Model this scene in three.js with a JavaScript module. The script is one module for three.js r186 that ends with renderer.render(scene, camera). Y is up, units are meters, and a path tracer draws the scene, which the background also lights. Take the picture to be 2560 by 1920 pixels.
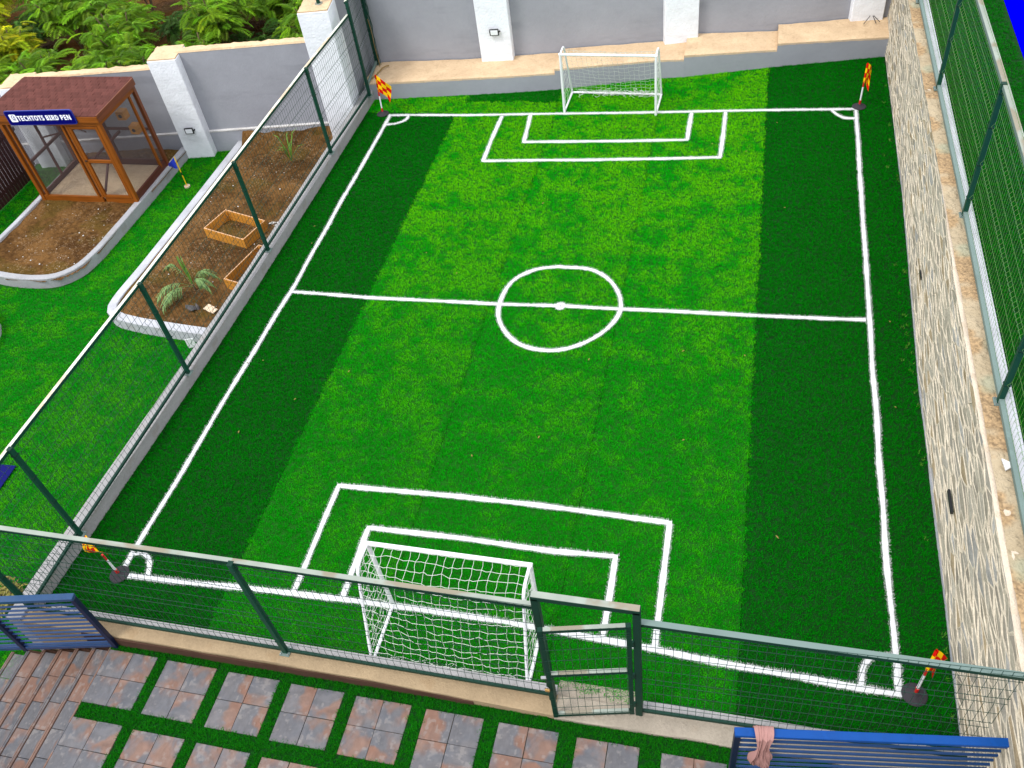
import * as THREE from 'three';
import { mergeGeometries } from 'three/addons/utils/BufferGeometryUtils.js';
import { ConvexGeometry } from 'three/addons/geometries/ConvexGeometry.js';

// ---------------------------------------------------------------- camera, sky, sun, exposure
const scene = new THREE.Scene();
const camera = new THREE.PerspectiveCamera(46.84, 4 / 3, 0.1, 600);
camera.position.set(2.8119, 10.0144, 11.1114);
camera.rotation.order = 'YXZ';
camera.rotation.set(-0.8034, 0.3364, -0.1657);
const renderer = new THREE.WebGLRenderer({ antialias: true });
renderer.toneMapping = THREE.LinearToneMapping;
renderer.toneMappingExposure = 1.56;
renderer.shadowMap.enabled = true;
{ // bright overcast sky, a little brighter overhead and towards the veiled sun
  const w = 128, h = 64, d = new Float32Array(w * h * 4);
  const sun = new THREE.Vector3(-0.35, 0.85, 0.42).normalize();
  for (let j = 0; j < h; j++) for (let i = 0; i < w; i++) {
    const el = ((j + 0.5) / h - 0.5) * Math.PI, az = ((i + 0.5) / w - 0.5) * 2 * Math.PI;
    const x = Math.cos(el) * Math.cos(az), y = Math.sin(el), z = Math.cos(el) * Math.sin(az);
    const c = Math.max(0, x * sun.x + y * sun.y + z * sun.z);
    let L = y < 0 ? 0.25 : 0.80 + 0.54 * y + 0.40 * Math.pow(c, 6);
    const o = (j * w + i) * 4;
    d[o] = L * 0.965; d[o + 1] = L; d[o + 2] = L * 1.085; d[o + 3] = 1;
  }
  const sky = new THREE.DataTexture(d, w, h, THREE.RGBAFormat, THREE.FloatType);
  sky.mapping = THREE.EquirectangularReflectionMapping;
  sky.magFilter = THREE.LinearFilter; sky.needsUpdate = true;
  scene.background = sky; scene.environment = sky;
}
const sunLight = new THREE.DirectionalLight(new THREE.Color(1.0, 0.965, 0.9), 1.3);
sunLight.position.set(-14, 34, 17); sunLight.target.position.set(0, 0, 0);
sunLight.castShadow = true; sunLight.shadow.radius = 28; sunLight.shadow.mapSize.set(2048, 2048);
Object.assign(sunLight.shadow.camera, { left: -20, right: 20, top: 20, bottom: -20, near: 1, far: 90 });
scene.add(sunLight, sunLight.target);

// ---------------------------------------------------------------- random, noise, textures
function RNG(a) { return () => { a = (a + 0x6d2b79f5) | 0; let t = Math.imul(a ^ (a >>> 15), 1 | a); t = (t + Math.imul(t ^ (t >>> 7), 61 | t)) ^ t; return ((t ^ (t >>> 14)) >>> 0) / 4294967296; }; }
const rnd = RNG(77);
const rr = (a, b) => a + (b - a) * rnd();
const hash = (x, y, s) => { let h = Math.imul(x, 374761393) + Math.imul(y, 668265263) + Math.imul(s, 1274126177); h = Math.imul(h ^ (h >>> 13), 1274126177); return ((h ^ (h >>> 16)) >>> 0) / 4294967296; };
const mod = (a, n) => ((a % n) + n) % n;
function vn(x, y, s, px = 0, py = 0) { // value noise, wrapping with period px, py when given
  const x0 = Math.floor(x), y0 = Math.floor(y); let fx = x - x0, fy = y - y0;
  fx = fx * fx * (3 - 2 * fx); fy = fy * fy * (3 - 2 * fy);
  const X = (i) => px ? mod(i, px) : i, Y = (i) => py ? mod(i, py) : i;
  const a = hash(X(x0), Y(y0), s), b = hash(X(x0 + 1), Y(y0), s), c = hash(X(x0), Y(y0 + 1), s), e = hash(X(x0 + 1), Y(y0 + 1), s);
  return a + (b - a) * fx + (c - a) * fy + (a - b - c + e) * fx * fy;
}
function fbm(x, y, s, oct = 4, px = 0, py = 0) { let v = 0, a = 0.5, t = 0; for (let i = 0; i < oct; i++) { v += a * vn(x, y, s + i * 17, px, py); t += a; x *= 2; y *= 2; px *= 2; py *= 2; a *= 0.5; } return v / t; }
const sm = (a, b, x) => { x = Math.min(1, Math.max(0, (x - a) / (b - a))); return x * x * (3 - 2 * x); };
const lerp = (a, b, t) => a + (b - a) * t;
const mix3 = (a, b, t) => [lerp(a[0], b[0], t), lerp(a[1], b[1], t), lerp(a[2], b[2], t)];
function tex(n, metres, fn, float = false) { // fn(u, v in 0..1) -> linear rgb; repeats every `metres`
  const d = new Uint8Array(n * n * 4), enc = (c) => { c = Math.min(1, Math.max(0, c)); return float ? c : (c <= 0.0031308 ? 12.92 * c : 1.055 * Math.pow(c, 1 / 2.4) - 0.055); };
  for (let j = 0; j < n; j++) for (let i = 0; i < n; i++) { const c = fn(i / n, j / n), o = (j * n + i) * 4; d[o] = 255 * enc(c[0]); d[o + 1] = 255 * enc(c[1]); d[o + 2] = 255 * enc(c[2]); d[o + 3] = 255; }
  const t = new THREE.DataTexture(d, n, n); t.wrapS = t.wrapT = THREE.RepeatWrapping; t.magFilter = THREE.LinearFilter; t.minFilter = THREE.LinearMipmapLinearFilter;
  t.colorSpace = float ? THREE.NoColorSpace : THREE.SRGBColorSpace; t.repeat.set(1 / metres, 1 / metres); t.needsUpdate = true; return t;
}
const g1 = (v) => [v, v, v];
const T = {};
T.plaster = tex(512, 4, (u, v) => { const a = fbm(u * 5, v * 5, 1, 5, 5, 5), b = fbm(u * 60, v * 60, 5, 2, 60, 60), c = fbm(u * 3, v * 14, 31, 4, 3, 14); return g1(0.80 + 0.22 * a + 0.05 * (b - 0.5) - 0.12 * sm(0.58, 0.8, c)); });
T.plasterB = tex(512, 2.2, (u, v) => { const a = fbm(u * 10, v * 10, 2, 5, 10, 10), b = fbm(u * 70, v * 70, 8, 2, 70, 70); return g1(0.7 * a + 0.3 * b); }, true);
T.mortar = tex(512, 2.5, (u, v) => { const a = fbm(u * 8, v * 8, 3, 5, 8, 8), b = fbm(u * 90, v * 90, 9, 2, 90, 90), k = sm(0.70, 0.76, fbm(u * 40, v * 40, 12, 2, 40, 40)); return mix3([0.52 + 0.22 * a + 0.1 * (b - 0.5), 0.37 + 0.19 * a + 0.09 * (b - 0.5), 0.235 + 0.13 * a + 0.07 * (b - 0.5)], [0.36, 0.25, 0.15], 0.22 * k); });
T.concrete = tex(512, 2, (u, v) => { const a = fbm(u * 7, v * 7, 4, 5, 7, 7), b = fbm(u * 100, v * 100, 14, 2, 100, 100), k = sm(0.64, 0.8, fbm(u * 8, v * 8, 15, 4, 8, 8)); return mix3(g1(0.72 + 0.3 * a + 0.16 * (b - 0.5)), [0.66, 0.56, 0.45], 0.28 * k); });
T.roughB = tex(512, 1.0, (u, v) => g1(0.55 * fbm(u * 12, v * 12, 6, 5, 12, 12) + 0.45 * fbm(u * 80, v * 80, 19, 2, 80, 80)), true);
T.soil = tex(1024, 3.2, (u, v) => { const a = fbm(u * 6, v * 6, 7, 5, 6, 6), b = fbm(u * 50, v * 50, 21, 3, 50, 50), o = sm(0.5, 0.68, fbm(u * 5, v * 5, 33, 5, 5, 5)), k = sm(0.735, 0.79, vn(u * 130, v * 130, 40, 130, 130)) * sm(0.4, 0.6, fbm(u * 9, v * 9, 43, 2, 9, 9)); let c = mix3([0.050, 0.022, 0.005], [0.150, 0.074, 0.022], sm(0.25, 0.75, 0.6 * a + 0.4 * b)); c = mix3(c, [0.075, 0.050, 0.006], 0.55 * o); return mix3(c, [0.34, 0.24, 0.15], 0.28 * k); });
T.soilB = tex(1024, 3.2, (u, v) => g1(0.4 * fbm(u * 14, v * 14, 7, 4, 14, 14) + 0.6 * fbm(u * 60, v * 60, 21, 3, 60, 60)), true);
T.wood = tex(512, 1, (u, v) => { const w = vn(u * 2, v * 6, 60, 2, 6) * 0.9, g = fbm(u * 3, v * 60 + w, 61, 3, 3, 60), k = fbm(u * 6, v * 8, 62, 3, 6, 8); return g1(0.55 + 0.5 * g + 0.25 * (k - 0.5)); });
T.slate = tex(1024, 3, (u, v) => {
  const q = fbm(u * 6, v * 6, 70, 3, 6, 6), w = 1.3 * q, a = sm(0.44, 0.60, 0.75 * fbm(u * 6 + w, v * 6 + w, 71, 3, 6, 6) + 0.25 * fbm(u * 24 + w, v * 24, 73, 3, 24, 24)), s = fbm(u * 14 + 2 * w, v * 60 + 5 * w, 74, 3, 14, 60), b = fbm(u * 70, v * 70, 75, 2, 70, 70), r = fbm(u * 16 + w, v * 16, 77, 4, 16, 16), l = sm(0.60, 0.78, fbm(u * 48, v * 48 + w, 79, 3, 48, 48));
  let c = mix3([0.072, 0.078, 0.092], [0.135, 0.122, 0.12], r); c = mix3(c, mix3([0.185, 0.080, 0.044], [0.165, 0.108, 0.083], r), 0.92 * a);
  const m = 0.72 + 0.42 * s + 0.22 * (b - 0.5); c = [c[0] * m, c[1] * m, c[2] * m]; return mix3(c, [0.25, 0.225, 0.205], 0.32 * l);
});
T.slateB = tex(512, 3, (u, v) => g1(0.5 * fbm(u * 9, v * 22, 72, 4, 9, 22) + 0.5 * fbm(u * 60, v * 60, 75, 3, 60, 60)), true);
T.paint = tex(512, 1.5, (u, v) => { const a = fbm(u * 10, v * 10, 80, 4, 10, 10), k = sm(0.62, 0.72, fbm(u * 18, v * 18, 84, 3, 18, 18)); return g1(0.82 + 0.26 * a + 0.22 * k); });
T.dusty = tex(512, 1.5, (u, v) => { const a = fbm(u * 9, v * 9, 85, 4, 9, 9), k = sm(0.60, 0.70, fbm(u * 5, v * 5, 87, 4, 5, 5)); return mix3([0.50 + 0.3 * a, 0.51 + 0.3 * a, 0.46 + 0.27 * a], [0.48, 0.27, 0.13], 0.55 * k); });
T.sandSoil = tex(512, 2.5, (u, v) => { const a = fbm(u * 8, v * 8, 130, 4, 8, 8), k = sm(0.50, 0.66, fbm(u * 5, v * 5, 133, 4, 5, 5)), b = vn(u * 120, v * 120, 136, 120, 120), g = sm(0.60, 0.72, fbm(u * 4, v * 4, 139, 3, 4, 4)); let c = mix3([0.32, 0.25, 0.155], [0.43, 0.35, 0.235], a); c = mix3(c, [0.16 + 0.3 * b, 0.095 + 0.2 * b, 0.045 + 0.1 * b], 0.75 * k); return mix3(c, [0.26, 0.31, 0.22], 0.45 * g); });
T.stone = tex(512, 0.8, (u, v) => { const a = fbm(u * 6, v * 12, 90, 4, 6, 12), b = fbm(u * 50, v * 50, 91, 2, 50, 50); return g1(0.62 + 0.45 * a + 0.3 * (b - 0.5)); });
T.turfBase = tex(512, 1.5, (u, v) => g1(0.45 + 0.5 * fbm(u * 60, v * 60, 95, 3, 60, 60)));
T.rubber = tex(256, 1, (u, v) => g1(0.8 + 0.2 * fbm(u * 50, v * 50, 97, 3, 50, 50)));

const M = {};
function mat(name, rgb, rough, o = {}) { const m = new THREE.MeshPhysicalMaterial({ roughness: rough, metalness: 0, specularIntensity: rough > 0.7 ? 0.25 : 0.8, ...o }); m.color.setRGB(...rgb); m.name = name; M[name] = m; return m; }
mat('greyWall', [0.325, 0.332, 0.365], 0.85, { map: T.plaster, bumpMap: T.plasterB, bumpScale: 0.006 });
mat('whiteWall', [0.84, 0.86, 0.90], 0.75, { map: T.plaster, bumpMap: T.plasterB, bumpScale: 0.016 });
mat('mortar', [0.92, 0.90, 0.86], 0.95, { map: T.mortar, bumpMap: T.roughB, bumpScale: 0.012 });
mat('band', [0.60, 0.58, 0.56], 0.9, { map: T.concrete, bumpMap: T.roughB, bumpScale: 0.008 });
mat('kerb', [0.36, 0.36, 0.372], 0.9, { map: T.concrete, bumpMap: T.roughB, bumpScale: 0.006 });
mat('kerbWhite', [0.47, 0.475, 0.50], 0.85, { map: T.concrete, bumpMap: T.roughB, bumpScale: 0.006 });
mat('kerbFence', [0.34, 0.33, 0.325], 0.9, { map: T.concrete, bumpMap: T.roughB, bumpScale: 0.008 });
mat('kerbTan', [0.345, 0.252, 0.150], 0.92, { map: T.concrete, bumpMap: T.roughB, bumpScale: 0.01 });
mat('soil', [1, 1, 1], 0.97, { map: T.soil, bumpMap: T.soilB, bumpScale: 0.05 });
mat('earth', [0.75, 0.66, 0.5], 0.97, { map: T.soil, bumpMap: T.soilB, bumpScale: 0.06 });
mat('sandSoil', [1, 1, 1], 0.97, { map: T.sandSoil, bumpMap: T.soilB, bumpScale: 0.06 });
mat('sand', [1.0, 1.0, 0.98], 0.97, { map: T.mortar, bumpMap: T.soilB, bumpScale: 0.03 });
mat('wood', [0.27, 0.076, 0.007], 0.5, { specularIntensity: 0.35, map: T.wood });
mat('woodDark', [0.095, 0.020, 0.010], 0.5, { map: T.wood });
mat('woodRail', [0.17, 0.042, 0.008], 0.5, { map: T.wood });
mat('pine', [0.62, 0.265, 0.032], 0.55, { map: T.wood });
mat('pineEnd', [0.68, 0.40, 0.22], 0.7, { map: T.wood });
mat('slatMaroon', [0.052, 0.012, 0.014], 0.55, { map: T.wood });
for (let i = 0; i < 4; i++) mat('shingle' + i, [0.105 + 0.010 * i, 0.036 + 0.0035 * i, 0.028 + 0.003 * i], 0.95, { map: T.stone, bumpMap: T.roughB, bumpScale: 0.006 });
mat('slate', [1, 1, 1], 0.62, { map: T.slate, bumpMap: T.slateB, bumpScale: 0.008 });
mat('nosing', [0.165, 0.125, 0.108], 0.75, { map: T.concrete });
mat('joint', [0.070, 0.036, 0.024], 0.95, { map: T.concrete });
mat('green', [0.006, 0.050, 0.030], 0.5, { specularIntensity: 0.35, map: T.paint });
mat('greenDark', [0.005, 0.032, 0.020], 0.5, { specularIntensity: 0.35, map: T.paint });
mat('greenDust', [0.13, 0.185, 0.165], 0.6, { map: T.paint });
mat('cream', [0.95, 0.94, 0.88], 0.75, { map: T.dusty });
mat('palegrey', [0.40, 0.44, 0.41], 0.7, { map: T.dusty });
mat('wire', [0.010, 0.048, 0.032], 0.5);
mat('wireLight', [0.10, 0.225, 0.045], 0.45);
mat('blue', [0.008, 0.034, 0.105], 0.28, { map: T.paint });
mat('blueDark', [0.002, 0.007, 0.034], 0.45, { map: T.paint });
mat('blueRail', [0.014, 0.052, 0.130], 0.3, { map: T.paint });
mat('kerbGrey', [0.35, 0.30, 0.235], 0.92, { map: T.concrete, bumpMap: T.roughB, bumpScale: 0.01 });
mat('blueTop', [0.001, 0.052, 0.235], 0.45, { specularIntensity: 0.4, map: T.paint });
mat('white', [0.84, 0.84, 0.85], 0.35, { map: T.rubber });
mat('net', [0.62, 0.64, 0.58], 0.8);
mat('lineWhite', [0.60, 0.60, 0.60], 0.85);
mat('rubber', [0.040, 0.037, 0.042], 0.75, { map: T.rubber });
mat('red', [0.52, 0.016, 0.012], 0.4);
mat('yellow', [0.80, 0.50, 0.005], 0.5);
mat('black', [0.012, 0.013, 0.015], 0.4);
mat('glassFlood', [0.78, 0.80, 0.82], 0.15);
mat('brass', [0.55, 0.32, 0.10], 0.35, { metalness: 0.6 });
mat('steel', [0.45, 0.45, 0.46], 0.4, { metalness: 0.8 });
mat('signBlue', [0.003, 0.004, 0.10], 0.35);
mat('signEdge', [0.006, 0.02, 0.22], 0.35);
mat('courtBlue', [0, 0, 0.80], 0.9, { specularIntensity: 0, map: T.rubber });
mat('matBlue', [0.002, 0.003, 0.10], 0.8, { map: T.rubber });
mat('rock', [0.10, 0.09, 0.09], 0.9, { map: T.stone, bumpMap: T.roughB, bumpScale: 0.01 });
mat('paleStone', [0.78, 0.60, 0.42], 0.9, { map: T.stone, bumpMap: T.roughB, bumpScale: 0.01 });
mat('whiteStone', [0.72, 0.70, 0.66], 0.9, { map: T.stone });
mat('stoneVC', [1, 1, 1], 0.85, { map: T.stone, bumpMap: T.roughB, bumpScale: 0.008, vertexColors: true });
mat('pointing', [0.63, 0.53, 0.41], 0.95, { map: T.concrete, bumpMap: T.roughB, bumpScale: 0.012 });
mat('cloth', [0.33, 0.175, 0.155], 0.95, { side: THREE.DoubleSide });
mat('bamboo', [0.24, 0.15, 0.04], 0.7);
mat('cable', [0.03, 0.03, 0.03], 0.6);
mat('turfDarkBase', [0.004, 0.050, 0.005], 0.95, { map: T.turfBase });
mat('turfLightBase', [0.010, 0.115, 0.006], 0.95, { map: T.turfBase });
const bladeMat = new THREE.MeshPhysicalMaterial({ roughness: 0.7, specularIntensity: 0.0, vertexColors: true, side: THREE.DoubleSide }); bladeMat.name = 'blade';

// ---------------------------------------------------------------- helpers: names, labels, geometry
const used = {};
function numbered(n) { const k = used[n] = (used[n] || 0) + 1; return k === 1 ? n : n + '_' + String(k - 1).padStart(3, '0'); }
function tag(o, label, category, group, kind) { if (label) o.userData.label = label; if (category) o.userData.category = category; if (group) o.userData.group = group; if (kind) o.userData.kind = kind; return o; }
function thing(name, label, category, pos = [0, 0, 0], turn = 0, group) { const o = new THREE.Group(); o.name = numbered(name); o.position.set(...pos); o.rotation.y = turn; scene.add(o); return tag(o, label, category, group); }
function struct(name, label) { const o = new THREE.Group(); o.name = numbered(name); scene.add(o); o.userData.kind = 'structure'; if (label) o.userData.label = label; return o; }
function boxUV(g, off = [0, 0]) { // metres, by the face's main direction
  const p = g.attributes.position, n = g.attributes.normal, uv = new Float32Array(p.count * 2);
  for (let i = 0; i < p.count; i++) { const ax = Math.abs(n.getX(i)), ay = Math.abs(n.getY(i)), az = Math.abs(n.getZ(i)); let u, v; if (ay >= ax && ay >= az) { u = p.getX(i); v = p.getZ(i); } else if (ax >= az) { u = p.getZ(i); v = p.getY(i); } else { u = p.getX(i); v = p.getY(i); } uv[2 * i] = u + off[0]; uv[2 * i + 1] = v + off[1]; }
  g.setAttribute('uv', new THREE.BufferAttribute(uv, 2)); return g;
}
function longUV(g) { // grain along the longest side of the piece
  g.computeBoundingBox(); const b = g.boundingBox, s = [b.max.x - b.min.x, b.max.y - b.min.y, b.max.z - b.min.z], L = s.indexOf(Math.max(...s)), p = g.attributes.position, uv = new Float32Array(p.count * 2), o = rr(0, 7);
  for (let i = 0; i < p.count; i++) { const q = [p.getX(i), p.getY(i), p.getZ(i)]; uv[2 * i] = 0.6 * q[L] + o; uv[2 * i + 1] = q[(L + 1) % 3] + q[(L + 2) % 3] + o * 1.7; }
  g.setAttribute('uv', new THREE.BufferAttribute(uv, 2)); return g;
}
const plain = (g) => { let q = g.index ? g.toNonIndexed() : g; for (const k of Object.keys(q.attributes)) if (!['position', 'normal', 'uv', 'color'].includes(k)) q.deleteAttribute(k); return q; };
function merge(list) { list = list.map(plain); return list.length === 1 ? list[0] : mergeGeometries(list); }
function mesh(name, g, m, parent = scene) { const o = new THREE.Mesh(Array.isArray(g) ? merge(g) : g, m); o.name = parent === scene ? numbered(name) : name; o.castShadow = o.receiveShadow = true; parent.add(o); return o; }
function fromTris(pos, uvOff) { const g = new THREE.BufferGeometry(); g.setAttribute('position', new THREE.Float32BufferAttribute(pos, 3)); g.computeVertexNormals(); return boxUV(g, uvOff); }
function box(w, h, d, x = 0, y = 0, z = 0, c = 0) { // a box centred at x, y, z with chamfered edges
  let g;
  if (c > 0) { const P = [], a = w / 2, b = h / 2, e = d / 2; for (const i of [-1, 1]) for (const j of [-1, 1]) for (const k of [-1, 1]) { P.push(new THREE.Vector3(i * (a - c), j * (b - c), k * e), new THREE.Vector3(i * (a - c), j * b, k * (e - c)), new THREE.Vector3(i * a, j * (b - c), k * (e - c))); } g = new ConvexGeometry(P); } else g = plain(new THREE.BoxGeometry(w, h, d));
  g.translate(x, y, z); return boxUV(g);
}
const V = (x, y, z) => new THREE.Vector3(x, y, z);
function bar(p, q, w, h, c = 0, m) { // a bar of section w (sideways) by h between two points
  const a = V(...p), b = V(...q), d = b.clone().sub(a), L = d.length(); d.normalize();
  const g = c ? box(w, h, L, 0, 0, 0, c) : plain(new THREE.BoxGeometry(w, h, L)); longUV(g);
  const up = Math.abs(d.y) > 0.95 ? V(0, 0, 1) : V(0, 1, 0), x = up.clone().cross(d).normalize(), y = d.clone().cross(x);
  g.applyMatrix4(new THREE.Matrix4().makeBasis(x, y, d).setPosition(a.add(b).multiplyScalar(0.5))); return g;
}
function rod(p, q, r, n = 8, r2 = r) { const a = V(...p), b = V(...q), d = b.clone().sub(a), g = new THREE.CylinderGeometry(r2, r, d.length(), n); g.applyQuaternion(new THREE.Quaternion().setFromUnitVectors(V(0, 1, 0), d.clone().normalize())); const m = a.add(b).multiplyScalar(0.5); g.translate(m.x, m.y, m.z); return plain(g); }
function tube(pts, r, n = 6, seg) { return plain(new THREE.TubeGeometry(new THREE.CatmullRomCurve3(pts.map((p) => V(...p))), seg || pts.length * 3, r, n, false)); }
class Wires { // thin three-sided wires collected into one mesh
  constructor() { this.p = []; }
  add(pts, r) {
    for (let i = 0; i + 1 < pts.length; i++) {
      const a = V(...pts[i]), b = V(...pts[i + 1]), d = b.clone().sub(a).normalize(), x = (Math.abs(d.y) > 0.8 ? V(1, 0, 0) : V(0, 1, 0)).cross(d).normalize().multiplyScalar(r), y = d.clone().cross(x);
      const R = [0, 1, 2].map((k) => { const t = k * 2.0944; return x.clone().multiplyScalar(Math.cos(t)).add(y.clone().multiplyScalar(Math.sin(t))); });
      for (let k = 0; k < 3; k++) { const A = R[k], B = R[(k + 1) % 3]; for (const [c, o] of [[a, A], [a, B], [b, B], [a, A], [b, B], [b, A]]) this.p.push(c.x + o.x, c.y + o.y, c.z + o.z); }
    }
  }
  build(name, m, parent) { return mesh(name, fromTris(this.p), m, parent); }
}
function sweep(path, prof, closed = false, wob = 0) { // profile [[offset to the right of travel, y]...] carried along path [[x, z, dy?]...]
  const n = path.length, pos = [], rings = [];
  for (let i = 0; i < n; i++) {
    const a = path[closed ? mod(i - 1, n) : Math.max(0, i - 1)], b = path[closed ? (i + 1) % n : Math.min(n - 1, i + 1)];
    let tx = b[0] - a[0], tz = b[1] - a[1]; const l = Math.hypot(tx, tz); tx /= l; tz /= l;
    rings.push(prof.map(([o, y], k) => { const j = wob * (vn(i * 0.7 + k * 3.1, k * 5.3, 401) - 0.5); return [path[i][0] - tz * (o + j), y + (path[i][2] || 0) + j, path[i][1] + tx * (o + j)]; }));
  }
  const m = prof.length, quad = (A, B, C, D) => pos.push(...A, ...B, ...C, ...A, ...C, ...D);
  for (let i = 0; i < (closed ? n : n - 1); i++) { const R = rings[i], S = rings[(i + 1) % n]; for (let k = 0; k < m; k++) quad(R[k], S[k], S[(k + 1) % m], R[(k + 1) % m]); }
  if (!closed) for (const [R, f] of [[rings[0], 1], [rings[n - 1], 0]]) for (let k = 1; k + 1 < m; k++) pos.push(...R[0], ...(f ? R[k] : R[k + 1]), ...(f ? R[k + 1] : R[k]));
  return fromTris(pos);
}
function densify(path, step) { const out = []; for (let i = 0; i + 1 < path.length; i++) { const a = path[i], b = path[i + 1], L = Math.hypot(b[0] - a[0], b[1] - a[1]), n = Math.max(1, Math.round(L / step)); for (let k = 0; k < n; k++) out.push(a.map((v, j) => lerp(v, b[j], k / n))); } out.push(path[path.length - 1]); return out; }
function smooth(path, n) { const c = new THREE.CatmullRomCurve3(path.map((p) => V(p[0], p[2] || 0, p[1]))); return c.getSpacedPoints(n).map((p) => [p.x, p.z, p.y]); }
function sheet(outline, y, name, m, parent, holes) { // a flat polygon [[x, z]...]
  const s = new THREE.Shape(outline.map(([x, z]) => new THREE.Vector2(x, -z))); const g = plain(new THREE.ShapeGeometry(s)); g.rotateX(-Math.PI / 2); g.translate(0, typeof y === 'number' ? y : 0, 0);
  if (typeof y === 'function') { const p = g.attributes.position; for (let i = 0; i < p.count; i++) p.setY(i, y(p.getX(i), p.getZ(i))); g.computeVertexNormals(); }
  return mesh(name, boxUV(g), m, parent);
}
function inside(x, z, poly) { let r = false; for (let i = 0, j = poly.length - 1; i < poly.length; j = i++) { const [a, b] = poly[i], [c, d] = poly[j]; if ((b > z) !== (d > z) && x < (c - a) * (z - b) / (d - b) + a) r = !r; } return r; }
function poly1(P, key, val, t) { for (let i = 0; i + 1 < P.length; i++) { const a = P[i], b = P[i + 1]; if ((t - a[key]) * (t - b[key]) <= 0) return lerp(a[val], b[val], (t - a[key]) / (b[key] - a[key] || 1)); } const f = (t - P[0][key]) * (P[0][key] - P[P.length - 1][key]) > 0; return f ? P[0][val] : P[P.length - 1][val]; }
function heightGrid(outline, y0, amp, freq, step, seed, name, m, parent) { // uneven ground filling a polygon
  let x0 = 1e9, x1 = -1e9, z0 = 1e9, z1 = -1e9; for (const [x, z] of outline) { x0 = Math.min(x0, x); x1 = Math.max(x1, x); z0 = Math.min(z0, z); z1 = Math.max(z1, z); }
  const h = (x, z) => y0 + amp * (fbm(x * freq, z * freq, seed, 4) - 0.5), pos = [];
  for (let x = x0; x < x1; x += step) for (let z = z0; z < z1; z += step) { if (![[0, 0], [1, 0], [0, 1], [1, 1]].some(([i, k]) => inside(x + i * step, z + k * step, outline))) continue; const q = (i, k) => [x + i * step, h(x + i * step, z + k * step), z + k * step]; pos.push(...q(0, 0), ...q(0, 1), ...q(1, 1), ...q(0, 0), ...q(1, 1), ...q(1, 0)); }
  const g = fromTris(pos), s = g.attributes.position, nn = g.attributes.normal; for (let i = 0; i < s.count; i++) { const x = s.getX(i), z = s.getZ(i), e = 0.02; const n = V(-(h(x + e, z) - h(x - e, z)) / (2 * e), 1, -(h(x, z + e) - h(x, z - e)) / (2 * e)).normalize(); nn.setXYZ(i, n.x, n.y, n.z); }
  const o = mesh(name, g, m, parent); o.heightAt = h; return o;
}
// ---------------------------------------------------------------- levels and lines measured in the place (metres, pitch at y = 0)
const LAWN = -0.8;
const KERB_L = [[-5.56, -7.7], [-5.58, -6.6], [-5.6, -2.9], [-5.64, 0.16], [-5.71, 2.57], [-5.82, 5.1], [-5.87, 6.2], [-5.9, 7.1]];
const WALL_R = [[5.74, -9.6], [5.72, -8.6], [5.72, -3.5], [5.61, 1.34], [5.61, 4.6], [5.6, 6.6], [5.6, 10]];
const LEDGE_F = [[-5.62, -6.62], [-2.35, -6.97], [-1.36, -7.11], [0.93, -7.63], [1.45, -7.68], [3.31, -8.12], [5.75, -8.59]];
const REAR = [[-6.4, -7.60], [-5.6, -7.65], [-3.4, -7.79], [-1.47, -8.06], [0.88, -8.51], [1.73, -8.76], [3.09, -8.98], [4.96, -9.41], [6.2, -9.62]];
const PAVE = (x) => lerp(0, 0.06, sm(-4.6, 3.6, x));

// ---------------------------------------------------------------- ground
let hillH;
{
  const g = tag(mesh('ground', boxUV(plain(new THREE.PlaneGeometry(500, 500).rotateX(-Math.PI / 2).translate(0, -1.3, 0))), M.earth), 'bare brown earth all round the sports ground', null, null, 'structure');
  const P = [], nx = 60, nz = 40, X = (i) => -45 + i * 0.68, Z = (j) => -6.3 - j * 0.62;
  const H = (x, z) => -0.75 + 0.10 * (-6.3 - z) + 0.5 * (fbm(x * 0.6, z * 0.6, 51, 4) - 0.5) + 0.25 * (fbm(x * 2.3, z * 2.3, 52, 3) - 0.5);
  for (let i = 0; i < nx; i++) for (let j = 0; j < nz; j++) { const q = (a, b) => [X(i + a), H(X(i + a), Z(j + b)) , Z(j + b)]; P.push(...q(0, 0), ...q(1, 1), ...q(0, 1), ...q(0, 0), ...q(1, 0), ...q(1, 1)); }
  tag(mesh('hillside', fromTris(P), M.earth), 'brown soil slope with shrubs behind the grey wall', null, null, 'structure');
  hillH = H;
}

// ---------------------------------------------------------------- turf: carpets, then a pile of blades on them
const pitch = struct('pitch', 'artificial turf pitch of light and dark green strips with white lines');
const stripX = [-6.0, -3.42, -1.17, 1.05, 3.265, 5.95];
for (let i = 0; i < 5; i++) {
  const x0 = stripX[i] + 0.004, x1 = stripX[i + 1] - 0.004, zr = i === 0 ? -6.03 : -9.4, dark = i === 0 || i === 4;
  mesh('turf_strip', box(x1 - x0, 0.03, 6.86 - zr, (x0 + x1) / 2, -0.015 - 0.0008 * i, (6.86 + zr) / 2), dark ? M.turfDarkBase : M.turfLightBase, pitch);
}
mesh('turf_strip', box(2.57, 0.03, 1.8, -4.71, -0.013, -6.94), M.turfLightBase, pitch);
const lawn = struct('lawn', 'bright green artificial lawn on the lower level left of the pitch');
mesh('lawn_carpet', box(9.5, 0.03, 17.5, -10.6, LAWN - 0.015, 3.0), M.turfLightBase, lawn);
const upper = struct('upper_lawn', 'green artificial turf on the raised terrace beyond the right fence');
mesh('terrace_body', box(30, 2.6, 40, 21.05, 0.41, 2), M.earth, upper);
mesh('lawn_carpet', box(1.45, 0.02, 40, 6.76, 1.722, 2), M.turfDarkBase, upper);
tag(mesh('sports_court', box(22, 0.02, 40, 18.50, 1.722, 2), M.courtBlue), 'vivid blue sports court beyond the green strip at top right', null, null, 'structure');
const paving = struct('paving', 'turf laid with square blocks of rust and grey slate tiles');
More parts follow.
